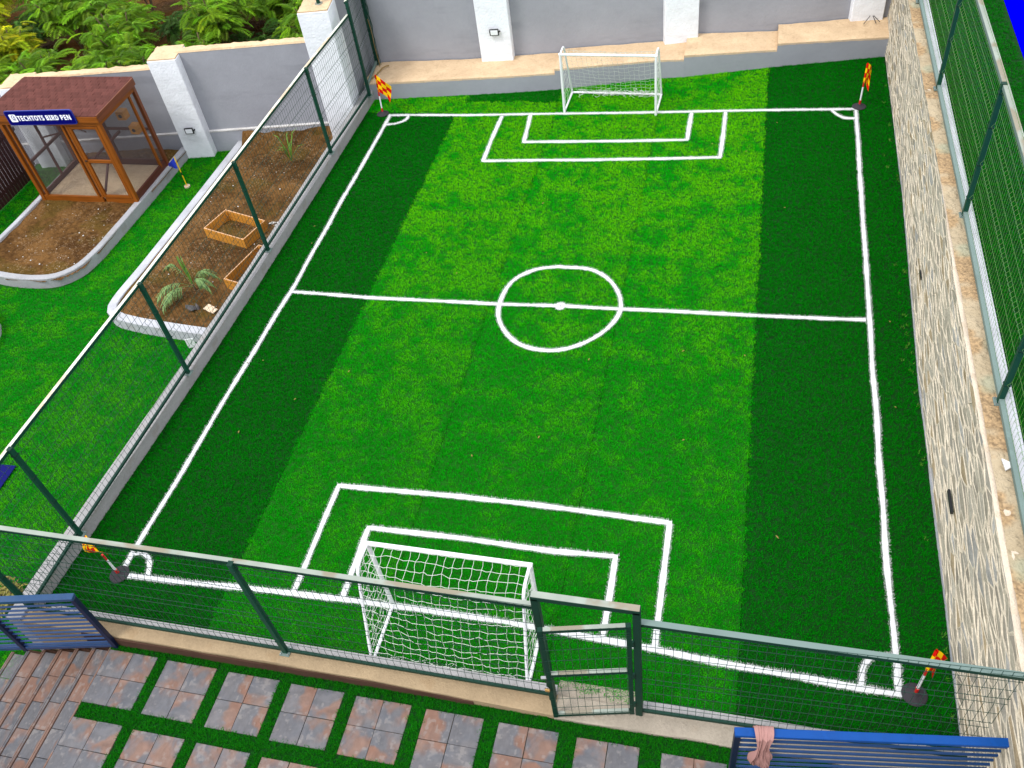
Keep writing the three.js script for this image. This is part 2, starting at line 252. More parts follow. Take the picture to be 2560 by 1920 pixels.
{ const g = plain(new THREE.BoxGeometry(10.4, 0.03, 5.2, 40, 1, 1)); g.translate(0.62, -0.03, 9.69); const p = g.attributes.position; for (let i = 0; i < p.count; i++) p.setY(i, p.getY(i) + PAVE(p.getX(i))); mesh('turf_carpet', boxUV(g), M.turfDarkBase, paving); }

function tuftGeometry(seed, blades, rad, h, wd, thatch) { // a clump of thin leaning blades, green with some straw-coloured curls
  const r = RNG(seed), pos = [], col = [];
  for (let i = 0; i < blades; i++) {
    const a = r() * 6.283, q = rad * Math.sqrt(r()), x = Math.cos(a) * q, z = Math.sin(a) * q, t = r() * 6.283, ln = h * (0.3 + 0.75 * r()), hh = h * (0.62 + 0.45 * r()), w = wd * (0.6 + 0.7 * r());
    const px = Math.cos(t + 1.57) * w / 2, pz = Math.sin(t + 1.57) * w / 2, mx = x + Math.cos(t) * ln * 0.35, mz = z + Math.sin(t) * ln * 0.35, tx = x + Math.cos(t) * ln, tz = z + Math.sin(t) * ln;
    const A = [x - px, 0, z - pz], B = [x + px, 0, z + pz], C = [mx + px * 0.9, hh * 0.6, mz + pz * 0.9], D = [mx - px * 0.9, hh * 0.6, mz - pz * 0.9], E = [tx, hh, tz];
    pos.push(...A, ...B, ...C, ...A, ...C, ...D, ...D, ...C, ...E);
    const k = r() < thatch ? [1.9, 0.95, 0.6] : g1(0.75 + 0.5 * r()); for (let v = 0; v < 9; v++) col.push(...k);
  }
  const g = new THREE.BufferGeometry(); g.setAttribute('position', new THREE.Float32BufferAttribute(pos, 3)); g.setAttribute('color', new THREE.Float32BufferAttribute(col, 3)); g.computeVertexNormals(); return g;
}
function pile(parent, test, b, step, colour, yAt, sc, tufts) { // blades over the box b = [x0, x1, z0, z1] where test holds
  const r = RNG(900 + Math.round(b[0] * 10)), put = tufts.map(() => []), c = [];
  for (let x = b[0]; x < b[1]; x += step) for (let z = b[2]; z < b[3]; z += step) { const X = x + (r() - 0.5) * step * 1.1, Z = z + (r() - 0.5) * step * 1.5, k = Math.floor(r() * tufts.length), a = r() * 6.283, s = sc * (0.8 + 0.4 * r()); if (test(X, Z)) put[k].push([X, yAt(X, Z), Z, a, s]); }
  put.forEach((L, k) => {
    const o = new THREE.InstancedMesh(tufts[k], bladeMat, L.length), m = new THREE.Matrix4(), q = new THREE.Quaternion(), cc = new THREE.Color();
    L.forEach(([x, y, z, a, s], i) => { m.compose(V(x, y, z), q.setFromAxisAngle(V(0, 1, 0), a), V(s, s, s)); o.setMatrixAt(i, m); const f = colour(x, z); cc.setRGB(f[0], f[1], f[2]); o.setColorAt(i, cc); });
    o.name = 'grass_pile'; o.userData.kind = 'stuff'; o.receiveShadow = true; parent.add(o);
  });
}
const tuftsA = [1, 2, 3].map((s) => tuftGeometry(s, 22, 0.045, 0.026, 0.0048, 0.16)), tuftsB = [11, 12, 13].map((s) => tuftGeometry(s, 20, 0.03, 0.036, 0.0048, 0.06));
const mott = (x, z, s) => 0.5 * fbm(x * 2.7, z * 2.7, s, 3) + 0.5 * fbm(x * 8, z * 8, s + 5, 3);
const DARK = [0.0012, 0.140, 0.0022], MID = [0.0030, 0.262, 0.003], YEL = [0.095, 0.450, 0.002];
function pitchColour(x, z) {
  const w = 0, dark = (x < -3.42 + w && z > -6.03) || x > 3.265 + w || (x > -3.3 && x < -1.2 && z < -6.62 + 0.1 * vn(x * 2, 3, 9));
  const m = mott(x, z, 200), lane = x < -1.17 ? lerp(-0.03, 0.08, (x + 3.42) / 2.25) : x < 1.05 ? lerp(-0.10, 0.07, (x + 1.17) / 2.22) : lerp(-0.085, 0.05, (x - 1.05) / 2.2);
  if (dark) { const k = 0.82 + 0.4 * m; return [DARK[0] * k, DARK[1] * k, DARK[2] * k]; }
  const far = sm(5.0, -5.0, z), t = sm(0.36, 0.66, m + lane + 0.16 * (far - 0.5)), c = mix3([MID[0], MID[1] * lerp(0.95, 1.32, far), MID[2]], YEL, t * lerp(0.20, 0.88, far)), seam = Math.min(Math.abs(x + 1.17), Math.abs(x - 1.05)) < 0.018 ? 0.62 : 1, k = (0.80 + 0.40 * m) * seam;  // view-dependent pile sheen painted into blade colour: brighter and yellower towards the far end
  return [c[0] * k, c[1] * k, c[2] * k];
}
const onPitch = (x, z) => !(x > 1.2 && x < 2.2 && z > 6.70 + 0.13 * (x - 1.2) + 0.07 * vn(x * 7, 1, 33)) && x > poly1(KERB_L, 1, 0, z) + 0.012 && x < poly1(WALL_R, 1, 0, z) - 0.03 && z > poly1(LEDGE_F, 0, 1, x) + 0.02 && z < 6.79;
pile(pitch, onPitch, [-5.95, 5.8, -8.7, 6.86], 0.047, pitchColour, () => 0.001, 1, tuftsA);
const BED_A = [[-12.94, -5.2], [-12.94, -0.3], [-10.7, -0.3], [-10.2, -0.9], [-10.15, -5.4]], BED_B = [[-8.95, -5.6], [-8.98, 0.2], [-8.7, 0.62], [-6.62, 0.85], [-5.6, 0.9], [-5.6, -5.9]];
const onLawn = (x, z) => x < poly1(KERB_L, 1, 0, z) - 0.22 && x > -13.86 && z > -5.05 - 0.15 * (x + 10.2) - 0.55 && !inside(x, z, BED_A) && !inside(x, z, BED_B) && !(x > -6.35 && z > 6.8) && z < 7.6;
pile(lawn, onLawn, [-13.9, -5.6, -6.3, 7.6], 0.05, (x, z) => { const m = mott(x, z, 300), t = sm(0.42, 0.64, m), c = mix3([0.003, 0.27, 0.005], [0.075, 0.38, 0.003], t * 0.5), k = 0.85 + 0.32 * m; return [c[0] * k, c[1] * k, c[2] * k]; }, () => LAWN + 0.001, 1, tuftsA);
pile(upper, (x, z) => x > 6.1 && x < 7.43, [6.0, 7.5, -10, 6], 0.06, (x, z) => { const k = 0.8 + 0.4 * mott(x, z, 340); return [0.003 * k, 0.125 * k, 0.003 * k]; }, () => 1.733, 1, tuftsA);

// ---------------------------------------------------------------- paving tiles and the steps
const tileGeo = [], tileW = 0.347;
for (let i = 0; i < 22; i++) { const g = box(tileW, 0.03, tileW, 0, 0, 0, 0.003), uv = g.attributes.uv, a = Math.floor(rnd() * 4) * 1.5708, ox = rr(0, 3), oz = rr(0, 3); for (let k = 0; k < uv.count; k++) { const x = uv.getX(k), y = uv.getY(k); uv.setXY(k, Math.cos(a) * x - Math.sin(a) * y + ox, Math.sin(a) * x + Math.cos(a) * y + oz); } tileGeo.push(g); }
const BX = [-4.59, -3.735, -2.865, -2.0, -1.135, -0.245, 0.64, 1.55, 2.495, 3.40, 4.30], tileRects = [];
let lastV = -1; const pickTile = () => { let k; do k = Math.floor(rnd() * tileGeo.length); while (k === lastV); lastV = k; return tileGeo[k]; };
for (let b = 0; b < BX.length; b++) for (let row = 0; row < 3; row++) {
  const z0 = [7.19, 8.085, 8.98][row] + 0.0185 * (BX[b] + 4.6);
  tileRects.push([BX[b] - 0.005, BX[b] + 0.705, z0 - 0.005, z0 + 0.705]);
  for (let i = 0; i < 2; i++) for (let j = 0; j < 2; j++) { const o = mesh('paving_tile', pickTile(), M.slate, paving); o.position.set(BX[b] + 0.175 + i * 0.353 + rr(-1, 1) * 0.0015, PAVE(BX[b]) - 0.008 + rr(-1, 1) * 0.002, z0 + 0.175 + j * 0.353 + rr(-1, 1) * 0.0015); o.rotation.y = 0.006 * rr(-1, 1); }
}
const onPave = (x, z) => z > 7.115 + (x > -1 ? 0.02 * sm(-1, 1, x) : 0) && x > -4.58 && !tileRects.some((q) => x > q[0] && x < q[1] && z > q[2] && z < q[3]);
pile(paving, onPave, [-4.6, 5.6, 7.1, 9.6], 0.036, (x, z) => { const k = 0.78 + 0.45 * mott(x, z, 360); return [0.006 * k, 0.118 * k, 0.004 * k]; }, (x) => PAVE(x) - 0.014, 1, tuftsB);
const steps = struct('paved_steps', 'flight of slate steps going down to the left from the paving');
{
  for (let s = 0; s < 6; s++) {
    const y = -0.13 * (s + 1), x1 = -4.62 - 0.335 * s, x0 = x1 - 0.335;
    mesh('step', box(0.334, y + 1.25 - 0.032, 2.6, (x0 + x1) / 2, (y - 0.032 - 1.25) / 2, 8.42), M.joint, steps);
    for (let k = 0; k < 7; k++) {
      const z = 7.16 + 0.3555 * (k + 0.5) + (s % 2 ? 0.01 : 0);
      const o = mesh('tread_tile', pickTile(), M.slate, steps); o.scale.set(0.255 / tileW, 0.8, 1.005); o.position.set(x1 - 0.135, y - 0.012 + rr(-1, 1) * 0.0015, z);
      mesh('riser_tile', box(0.01, 0.096, 0.345, x1 - 0.006, y + 0.05, z, 0.002), M.slate, steps);
    }
    mesh('nosing_strip', box(0.050, 0.03, 2.5, x0 + 0.034, y - 0.008, 8.40, 0.006), M.slate, steps); mesh('nosing_groove', box(0.005, 0.006, 2.5, x0 + 0.034, y + 0.0055, 8.40), M.joint, steps);
    mesh('nosing_groove', box(0.008, 0.006, 2.5, x0 + 0.068, y + 0.002, 8.40), M.joint, steps);
  }
  mesh('nosing_strip', box(0.022, 0.024, 2.5, -4.606, -0.012, 8.40, 0.005), M.slate, steps);
}

// ---------------------------------------------------------------- white lines of tufted turf
function linePart(name, path, width = 0.070, closed = false) {
  const P = closed ? path.concat([path[0]]) : path, D = densify(P, 0.035), r = RNG(Math.round(path[0][0] * 977 + path[0][1] * 131)), pos = [], top = 0.027, ph = r() * 100;
  const at = D.map(([x, z], i) => { const a = D[Math.max(0, i - 1)], b = D[Math.min(D.length - 1, i + 1)], l = Math.hypot(b[0] - a[0], b[1] - a[1]), nx = -(b[1] - a[1]) / l, nz = (b[0] - a[0]) / l, w = width / 2 + 0.012 * (vn(i * 0.11, 2, 7 + ph) - 0.5) + 0.008 * (vn(i * 0.5, 2, 8) - 0.5), o = 0.016 * (vn(i * 0.04 + ph, 6, 9) - 0.5); return { x: x + nx * o, z: z + nz * o, nx, nz, w }; });
  for (let i = 0; i + 1 < at.length; i++) { const a = at[i], b = at[i + 1], q = (p, s, y, k = 1) => [p.x + p.nx * p.w * s * k, y, p.z + p.nz * p.w * s * k], S = [[-1, 0.002], [-0.9, top * 0.8], [0, top], [0.9, top * 0.8], [1, 0.002]]; for (let k = 0; k < 4; k++) { const A = q(a, ...S[k]), B = q(b, ...S[k]), C = q(b, ...S[k + 1]), E = q(a, ...S[k + 1]); pos.push(...A, ...B, ...C, ...A, ...C, ...E); } }
  for (let i = 0; i < at.length; i++) for (let k = 0; k < 46; k++) { // blades
    const p = at[i], s = k % 2 ? 2 * r() - 1 : (r() < 0.5 ? -1 : 1) * (0.86 + 0.2 * r()), x = p.x + p.nx * p.w * s + (r() - 0.5) * 0.03, z = p.z + p.nz * p.w * s + (r() - 0.5) * 0.03, t = r() * 6.283, ln = 0.003 + 0.013 * r(), w = 0.0028, h = 0.010 + 0.020 * r(), ox = Math.cos(t) * ln + p.nx * s * 0.012, oz = Math.sin(t) * ln + p.nz * s * 0.012, ux = -Math.sin(t) * w, uz = Math.cos(t) * w;
    pos.push(x - ux, 0.006, z - uz, x + ux, 0.006, z + uz, x + ox, 0.012 + h, z + oz);
  }
  return mesh(name, fromTris(pos), M.lineWhite, pitch);
}
M.lineWhite.side = THREE.DoubleSide;
linePart('touch_line', [[-4.97, -5.91], [-4.95, -2.68], [-4.92, -0.07], [-4.96, 1.53], [-5.0, 2.93], [-5.01, 4.53], [-5.05, 5.73], [-5.04, 6.12]]);
linePart('touch_line', [[5.04, -6.29], [5.01, -2.92], [4.99, 0.03], [4.99, 2.07], [4.98, 4.05], [5.0, 5.35], [5.01, 5.88], [5.0, 6.24]]);
linePart('goal_line', [[-5.0, -5.92], [-3.14, -5.95], [-1.01, -6.06], [0.84, -6.13], [2.28, -6.21], [3.68, -6.28], [5.03, -6.34]]);
linePart('goal_line', [[-5.0, 6.15], [-3.63, 6.10], [-2.42, 6.05], [-0.75, 6.02], [0.48, 6.03], [1.42, 6.07], [2.32, 6.10], [3.29, 6.16], [4.21, 6.19], [5.02, 6.21]], 0.080);
linePart('halfway_line', [[-4.90, 0.18], [-3.36, 0.22], [-0.99, 0.19], [0.06, 0.14], [1.08, 0.12], [3.24, 0.09], [4.94, 0.04]]);
{ const c = smooth([[-0.13, -0.89], [0.46, -0.84], [0.88, -0.48], [1.08, 0.12], [0.92, 0.62], [0.53, 1.04], [0.09, 1.22], [-0.46, 1.11], [-0.89, 0.62], [-1.0, 0.1], [-0.88, -0.46], [-0.53, -0.78], [-0.13, -0.89]], 90); linePart('centre_circle', c, 0.075); }
{ const c = []; for (let i = 0; i < 14; i++) c.push([0.06 + 0.045 * Math.cos(i * 0.4488), 0.14 + 0.045 * Math.sin(i * 0.4488)]); linePart('centre_spot', c, 0.1, true); }
linePart('penalty_area_line', [[-2.34, -5.93], [-2.36, -5.0], [-2.35, -4.16], [0.11, -4.30], [2.44, -4.46], [2.45, -5.31], [2.45, -6.17]], 0.076);
linePart('goal_area_line', [[-1.71, -5.98], [-1.64, -4.9], [0.01, -4.98], [1.75, -5.08], [1.75, -6.13]], 0.076);
linePart('penalty_area_line', [[-2.47, 6.03], [-2.46, 5.09], [-2.47, 4.27], [-0.6, 4.22], [1.06, 4.24], [2.29, 4.27], [2.29, 5.19], [2.29, 6.07]], 0.076);
linePart('goal_area_line', [[-1.78, 6.02], [-1.78, 4.92], [-0.42, 4.9], [0.86, 4.92], [1.65, 4.89], [1.65, 5.42], [1.65, 6.05]], 0.076);
linePart('corner_arc', smooth([[-4.51, -5.93], [-4.54, -5.72], [-4.71, -5.57], [-4.93, -5.51]], 12), 0.065);
linePart('corner_arc', smooth([[4.55, -6.31], [4.66, -6.12], [4.80, -5.99], [5.0, -5.97]], 12), 0.065);
linePart('corner_arc', smooth([[-5.0, 5.81], [-4.9, 5.78], [-4.76, 5.84], [-4.68, 5.96], [-4.63, 6.1]], 12), 0.065);
linePart('corner_arc', smooth([[4.98, 5.75], [4.75, 5.8], [4.65, 5.93], [4.61, 6.17]], 12), 0.065);

// ---------------------------------------------------------------- boundary walls, pillars, ledge
{
  const t = thing('boundary_wall', 'grey rendered wall with tan mortar top running behind the bird pen and soil bed', 'wall');
  const seg = (x0, x1, top, nm) => {
    const pos = [], n = Math.round((x1 - x0) / 0.08), z = (x) => -5.6 - 0.15 * (x + 9.5);
    mesh('wall_face', sweep([[x0, z(x0)], [x1, z(x1)]], [[0, -1.2], [0, top], [-0.19, top], [-0.19, -1.2]]), M.greyWall, t);
    const Q = []; for (let i = 0; i <= n; i++) { const x = lerp(x0, x1, i / n); Q.push([[x, top + 0.002, z(x) + 0.006], [x, top + 0.03 + 0.012 * vn(i, 1, 501), z(x) - 0.012 - 0.012 * vn(i, 2, 502)], [x, top + 0.032 + 0.02 * vn(i * 0.6, 3, 503), z(x) - 0.1], [x, top + 0.02 + 0.02 * vn(i, 4, 504), z(x) - 0.2 - 0.05 * vn(i * 0.5, 5, 505)], [x, top - 0.05, z(x) - 0.2]]); }
    for (let i = 0; i < n; i++) for (let k = 0; k < 4; k++) pos.push(...Q[i][k], ...Q[i + 1][k], ...Q[i + 1][k + 1], ...Q[i][k], ...Q[i + 1][k + 1], ...Q[i][k + 1]);
    mesh('coping', fromTris(pos), M.mortar, t);
    mesh('plinth_band', sweep(densify([[x0, z(x0), 0], [x1, z(x1), 0]], 0.15), [[0.002, -0.285], [0.045, -0.275], [0.05, -0.245], [0.002, -0.225]], false, 0.012), M.band, t);
    mesh('plinth', sweep([[x0, z(x0)], [x1, z(x1)]], [[0.001, -1.1], [0.04, -1.1], [0.04, -0.28], [0.001, -0.28]]), M.greyWall, t);
  };
  seg(-16.5, -13.75, 1.16); seg(-13.35, -10.05, 1.36); seg(-9.6, -6.4, 1.69);
  const pillar = (x, top, label) => {
    const z0 = -5.24 - 0.15 * (x - -10.15 + 0.33), w = 0.68, sh = box(w, top + 1.3, 0.66, 0, (top - 1.3) / 2, -0.33, 0.012), p = mesh('pillar', sh, M.whiteWall, t); p.position.set(x + 0.33, 0, z0); p.rotation.y = 0.149; if (label) p.userData.label = label;
    const pos = [], N = 12, h = (i, k) => [-0.32 + 0.65 * i / N + 0.0, top + 0.012 + 0.03 * fbm(i * 0.5 + x, k * 0.5, 520, 3), -0.012 - 0.65 * k / N - (k === N ? 0.04 * vn(i, 2, 522) : 0)], hh = (i, k) => (i < 0 || k < 0 || i > N || k > N) ? (() => { const q = h(Math.max(0, Math.min(N, i)), Math.max(0, Math.min(N, k))); return [q[0], top - 0.004, q[2]]; })() : h(i, k);
    for (let i = -1; i <= N; i++) for (let k = -1; k <= N; k++) { pos.push(...hh(i, k), ...hh(i + 1, k), ...hh(i + 1, k + 1), ...hh(i, k), ...hh(i + 1, k + 1), ...hh(i, k + 1)); }
    mesh('mortar_cap', fromTris(pos), M.mortar, p);
  };
  pillar(-13.93, 1.30); pillar(-10.14, 1.67); pillar(-6.47, 2.44, 'tallest white pillar carrying a green pole');
  mesh('return_face', box(0.2, 4.2, 1.3, -6.02, 1.1, -7.05), M.greyWall, t);
}
{
  const t = thing('rear_wall', 'tall grey rendered wall behind the far goal with white pillars', 'wall');
  mesh('wall_face', sweep(REAR.map(([x, z]) => [x, z]), [[0, -1.0], [0, 3.4], [-0.2, 3.4], [-0.2, -1.0]]), M.greyWall, t);
  const pil = (x0, z0, x1, z1, yb) => { const w = Math.hypot(x1 - x0, z1 - z0), a = Math.atan2(-(z1 - z0), x1 - x0), p = mesh('pillar', box(w, 3.4 - yb + 0.25, 0.5, 0, (3.4 + yb - 0.25) / 2, -0.25, 0.012), M.whiteWall, t); p.position.set((x0 + x1) / 2, 0, (z0 + z1) / 2); p.rotation.y = a; };
  pil(-3.16, -7.62, -2.42, -7.68, 0.42); pil(0.965, -8.33, 1.69, -8.54, 0.48); pil(4.96, -9.24, 5.65, -9.40, 0.55);
}
{
  const t = thing('retaining_ledge', 'stepped grey ledge with tan mortar tops along the foot of the rear wall', 'ledge');
  const sec = [[-5.75, -1.35, 0.425, 0.415], [-1.35, 1.45, 0.505, 0.43], [1.45, 3.42, 0.52, 0.405], [3.42, 5.8, 0.545, 0.45]];
  sec.forEach(([x0, x1, h0, h1], s) => {
    const n = Math.round((x1 - x0) / 0.09), top = [], F = (x) => poly1(LEDGE_F, 0, 1, x), R = (x) => poly1(REAR, 0, 1, x) + 0.03, K = 9;
    const H = (x) => lerp(h0, h1, (x - x0) / (x1 - x0)), P = (i, k) => { const x = lerp(x0, x1, i / n), z = lerp(F(x) - 0.004, R(x), k / K); return [x, H(x) + (k === 0 ? -0.012 : 0) + 0.022 * (fbm(x * 3, z * 3, 540 + s, 4) - 0.5) * (k === 0 ? 0.4 : 1.4), z]; };
    for (let i = 0; i < n; i++) { for (let k = 0; k < K; k++) top.push(...P(i, k), ...P(i + 1, k), ...P(i + 1, k + 1), ...P(i, k), ...P(i + 1, k + 1), ...P(i, k + 1)); }
    const lip = (i) => { const q = P(i, 0); return [q[0], q[1] - 0.035 - 0.012 * vn(i * 0.8, s, 545), q[2] + 0.006]; };
    for (let i = 0; i < n; i++) top.push(...P(i, 0), ...lip(i), ...lip(i + 1), ...P(i, 0), ...lip(i + 1), ...P(i + 1, 0));
    for (const [i, f] of [[0, 1], [n, 0]]) for (let k = 0; k < K; k++) { const a = P(i, k), b = P(i, k + 1), c = [b[0], b[1] - 0.2, b[2]], d = [a[0], a[1] - 0.2, a[2]]; top.push(...a, ...(f ? b : d), ...c, ...a, ...c, ...(f ? d : b)); }
    const sct = mesh('ledge_top', fromTris(top), M.mortar, t);
    const pos = []; for (let i = 0; i < n; i++) { const a = lip(i), b = lip(i + 1), A = [a[0], -0.2, F(a[0])], B = [b[0], -0.2, F(b[0])]; a[2] = F(a[0]); b[2] = F(b[0]); a[1] += 0.02; b[1] += 0.02; pos.push(...a, ...A, ...B, ...a, ...B, ...b); }
    for (const x of [x0 + 0.003, x1 - 0.003]) { const a = [x, H(x) - 0.03, F(x)], b = [x, H(x) - 0.03, R(x)], c = [x, -0.2, R(x)], d = [x, -0.2, F(x)]; pos.push(...a, ...b, ...c, ...a, ...c, ...d); }
    mesh('ledge_face', fromTris(pos), M.greyWall, t);
  });
}

// ---------------------------------------------------------------- stone-clad retaining wall on the right
{
  const t = thing('stone_wall', 'retaining wall clad in thin beige and grey ledge stones along the right touchline', 'stone wall');
  const Z0 = -9.7, Z1 = 8.6, TOP = 1.90, bx = (z) => poly1(WALL_R, 1, 0, z), X = (z, y, o = 0) => bx(z) + 0.085 * y / TOP - o;
  const back = []; for (let z = Z0; z < Z1; z += 0.1) for (let y = -0.1; y < TOP; y += 0.1) { const q = (a, b) => { const zz = z + a * 0.1, yy = Math.min(TOP, y + b * 0.1); return [X(zz, yy, -0.012), yy, zz]; }; back.push(...q(0, 0), ...q(1, 0), ...q(1, 1), ...q(0, 0), ...q(1, 1), ...q(0, 1)); }
  for (let z = Z0; z < Z1; z += 0.1) { const r = (zz, k) => [X(zz, TOP) - 0.018 - 0.012 * vn(zz * 5, 1, 603) + k * 0.2, TOP + 0.004 * vn(zz * 9, k, 604), zz]; back.push(...r(z, 0), ...r(z + 0.1, 0), ...r(z + 0.1, 1), ...r(z, 0), ...r(z + 0.1, 1), ...r(z, 1)); const d = (zz) => [X(zz, TOP - 0.03), TOP - 0.03, zz]; back.push(...r(z, 0), ...d(z), ...d(z + 0.1), ...r(z, 0), ...d(z + 0.1), ...r(z + 0.1, 0)); }
  mesh('pointing', fromTris(back), M.pointing, t);
  mesh('skirting', sweep(densify([[bx(Z0), Z0], [bx(-3.5), -3.5], [bx(1.34), 1.34], [bx(8), 8]], 0.3).reverse(), [[0.004, -0.05], [-0.022, -0.05], [-0.016, 0.07], [0.004, 0.085]].map(([a, b]) => [-a - 0.0, b]), false, 0.012), M.kerbWhite, t);
  const pal = [[0.45, 0.405, 0.315], [0.42, 0.375, 0.295], [0.40, 0.365, 0.30], [0.47, 0.425, 0.335], [0.40, 0.385, 0.35], [0.42, 0.365, 0.275], [0.36, 0.32, 0.255], [0.41, 0.32, 0.20], [0.45, 0.41, 0.33], [0.40, 0.36, 0.28]], CREAM = [0.60, 0.525, 0.40], list = [];
  // cells of an irregular tessellation, stretched along the wall
  const ST = 4.0, sites = [], dy = 0.078, dz = 0.090; let row = 0;
  for (let y = 0.075; y < TOP; y += dy, row++) for (let q = Z0 / ST + (row % 2) * dz / 2; q < Z1 / ST; q += dz) if (rnd() > 0.13) sites.push([q + rr(-0.62, 0.62) * dz, y + dy / 2 + rr(-0.60, 0.60) * dy]);
  sites.sort((a, b) => a[0] - b[0]);
  sites.forEach(([px, py], s0) => {
    let P = [[px - 0.4, 0.07], [px + 0.4, 0.07], [px + 0.4, TOP - 0.004], [px - 0.4, TOP - 0.004]];
    const cutBy = (o) => { const nx = o[0] - px, ny = o[1] - py, c = (o[0] * o[0] + o[1] * o[1] - px * px - py * py) / 2, N = []; for (let i = 0; i < P.length; i++) { const A = P[i], B = P[(i + 1) % P.length], a = A[0] * nx + A[1] * ny - c, b = B[0] * nx + B[1] * ny - c; if (a <= 0) N.push(A); if ((a < 0 && b > 0) || (a > 0 && b < 0)) { const f = a / (a - b); N.push([lerp(A[0], B[0], f), lerp(A[1], B[1], f)]); } } P = N; };
    for (let d = 1; ; d++) { let any = false; for (const k of [s0 - d, s0 + d]) { const o = sites[k]; if (o && Math.abs(o[0] - px) < 0.42) { any = true; if (Math.abs(o[1] - py) < 0.5) cutBy(o); } } if (!any || P.length < 3) break; }
    if (P.length < 3) return;
    const W = (q) => [q[0] * ST + 0.05 * (fbm(q[0] * ST * 3.1, q[1] * 9, 651, 2) - 0.5), q[1] + (q[1] < 0.08 || q[1] > TOP - 0.01 ? 0 : 0.045 * (fbm(q[0] * ST * 3.7, q[1] * 7, 652, 2) - 0.5))], ring = [];
    P.forEach((A, i) => { const B = P[(i + 1) % P.length]; ring.push(W(A)); if (Math.abs(A[0] - B[0]) > 0.05) ring.push(W([(A[0] + B[0]) / 2, (A[1] + B[1]) / 2])); });
    const cz = ring.reduce((a, q) => a + q[0], 0) / ring.length, cy = ring.reduce((a, q) => a + q[1], 0) / ring.length, d = rr(-0.003, 0.009), tz = rr(-0.03, 0.03), ty = rr(-0.08, 0.08), c = pal[Math.floor(rnd() * pal.length)], k = rr(0.84, 1.20), ck = rr(0.9, 1.06), cm = CREAM.map((v) => v * ck), pos = [], col = [];
    const m = rr(0.005, 0.009), in_ = ring.map(([a, b]) => { const ux = a - cz, uy = b - cy, L = Math.hypot(ux / ST, uy) || 1e-3, f = Math.max(0.35, 1 - m * rr(0.8, 1.5) / L); return [cz + ux * f, cy + uy * f]; });
    const O = (q, o) => [X(q[0], q[1], o), q[1], q[0]], dd = (q) => d + tz * (q[0] - cz) + ty * (q[1] - cy) + 0.005 * (vn(q[0] * 22, q[1] * 30, 620) - 0.5), rid = (q) => 0.011 + 0.006 * (vn(q[0] * 14, q[1] * 25, 625) - 0.5);
    const put = (cc, ...v) => { for (const q of v) { pos.push(...q); col.push(...cc); } }, sc = [c[0] * k, c[1] * k, c[2] * k];
    for (let i = 0; i < ring.length; i++) { const j = (i + 1) % ring.length, A = O(ring[i], rid(ring[i])), B = O(ring[j], rid(ring[j])), C = O(in_[j], dd(in_[j])), D = O(in_[i], dd(in_[i])), kk = rr(0.96, 1.04); put(cm, A, B, C, A, C, D); put(sc.map((v) => v * kk), D, C, O([cz, cy], d + 0.003)); }
    list.push({ pos, col, dist: Math.hypot(cz - 11.1, cy - 10, 5.7 - 2.8) - (cz > 7.2 ? -9 : 0), off: [rr(0, 3), rr(0, 3)] });
  });
  list.sort((a, b) => a.dist - b.dist);
  const geo = (s) => { const g = fromTris(s.pos, s.off); g.setAttribute('color', new THREE.Float32BufferAttribute(s.col, 3)); return g; };
  for (const s of list.slice(0, 300)) mesh('ledge_stone', geo(s), M.stoneVC, t);
  tag(mesh('ledge_stones', list.slice(300).map(geo), M.stoneVC, t), null, null, null, 'stuff');
  mesh('slit_drain', box(0.012, 0.05, 0.2, bx(-0.4) + 0.005, 0.62, -0.4, 0.003), M.black, t); mesh('slit_drain', box(0.03, 0.05, 0.34, bx(5.3) - 0.005, 0.74, 4.0, 0.003), M.black, t);
  const soil = tag(heightGrid([[5.72, -9.7], [5.96, -9.7], [5.96, 8.6], [5.72, 8.6]], 1.925, 0.07, 5, 0.05, 640, 'soil_strip', M.sandSoil), 'sandy soil strip on top of the stone wall', null, null, 'structure');
}
// ---------------------------------------------------------------- green welded-mesh fences
// a panel between two posts: upright wires with V bends, paired level wires at the bends
function meshPanel(name, a, b, y0, y1, parent, side = 1, pitchW = 0.088, light = false, r = 0.0031) {
  const L = Math.hypot(b[0] - a[0], b[1] - a[1]), dx = (b[0] - a[0]) / L, dz = (b[1] - a[1]) / L, nx = -dz * side, nz = dx * side, w = new Wires(), H = y1 - y0;
  const P = (s, y, o) => [a[0] + dx * s + nx * o, y0 + y + (b[2] || 0) * 0, a[1] + dz * s + nz * o];
  const bends = [0.13, 0.41, 0.69, 0.93].map((f) => f * H), prof = [[0, 0]]; for (const y of bends) prof.push([y - 0.055, 0], [y, 0.038], [y + 0.055, 0]); prof.push([H, 0]);
  for (let s = pitchW / 2; s < L; s += pitchW) w.add(prof.map(([y, o]) => P(s, y, o)), r);
  const lv = []; for (const y of bends) lv.push([y - 0.055, 0], [y + 0.055, 0]); for (let i = 0; i < 3; i++) lv.push([(bends[i] + bends[i + 1]) / 2, 0]); lv.push([0.02, 0], [H - 0.012, 0]);
  for (const [y, o] of lv) w.add([P(0, y, o + r * 1.6), P(L, y, o + r * 1.6)], r * 1.05);
  return w.build(name, light ? M.wireLight : M.wire, parent);
}
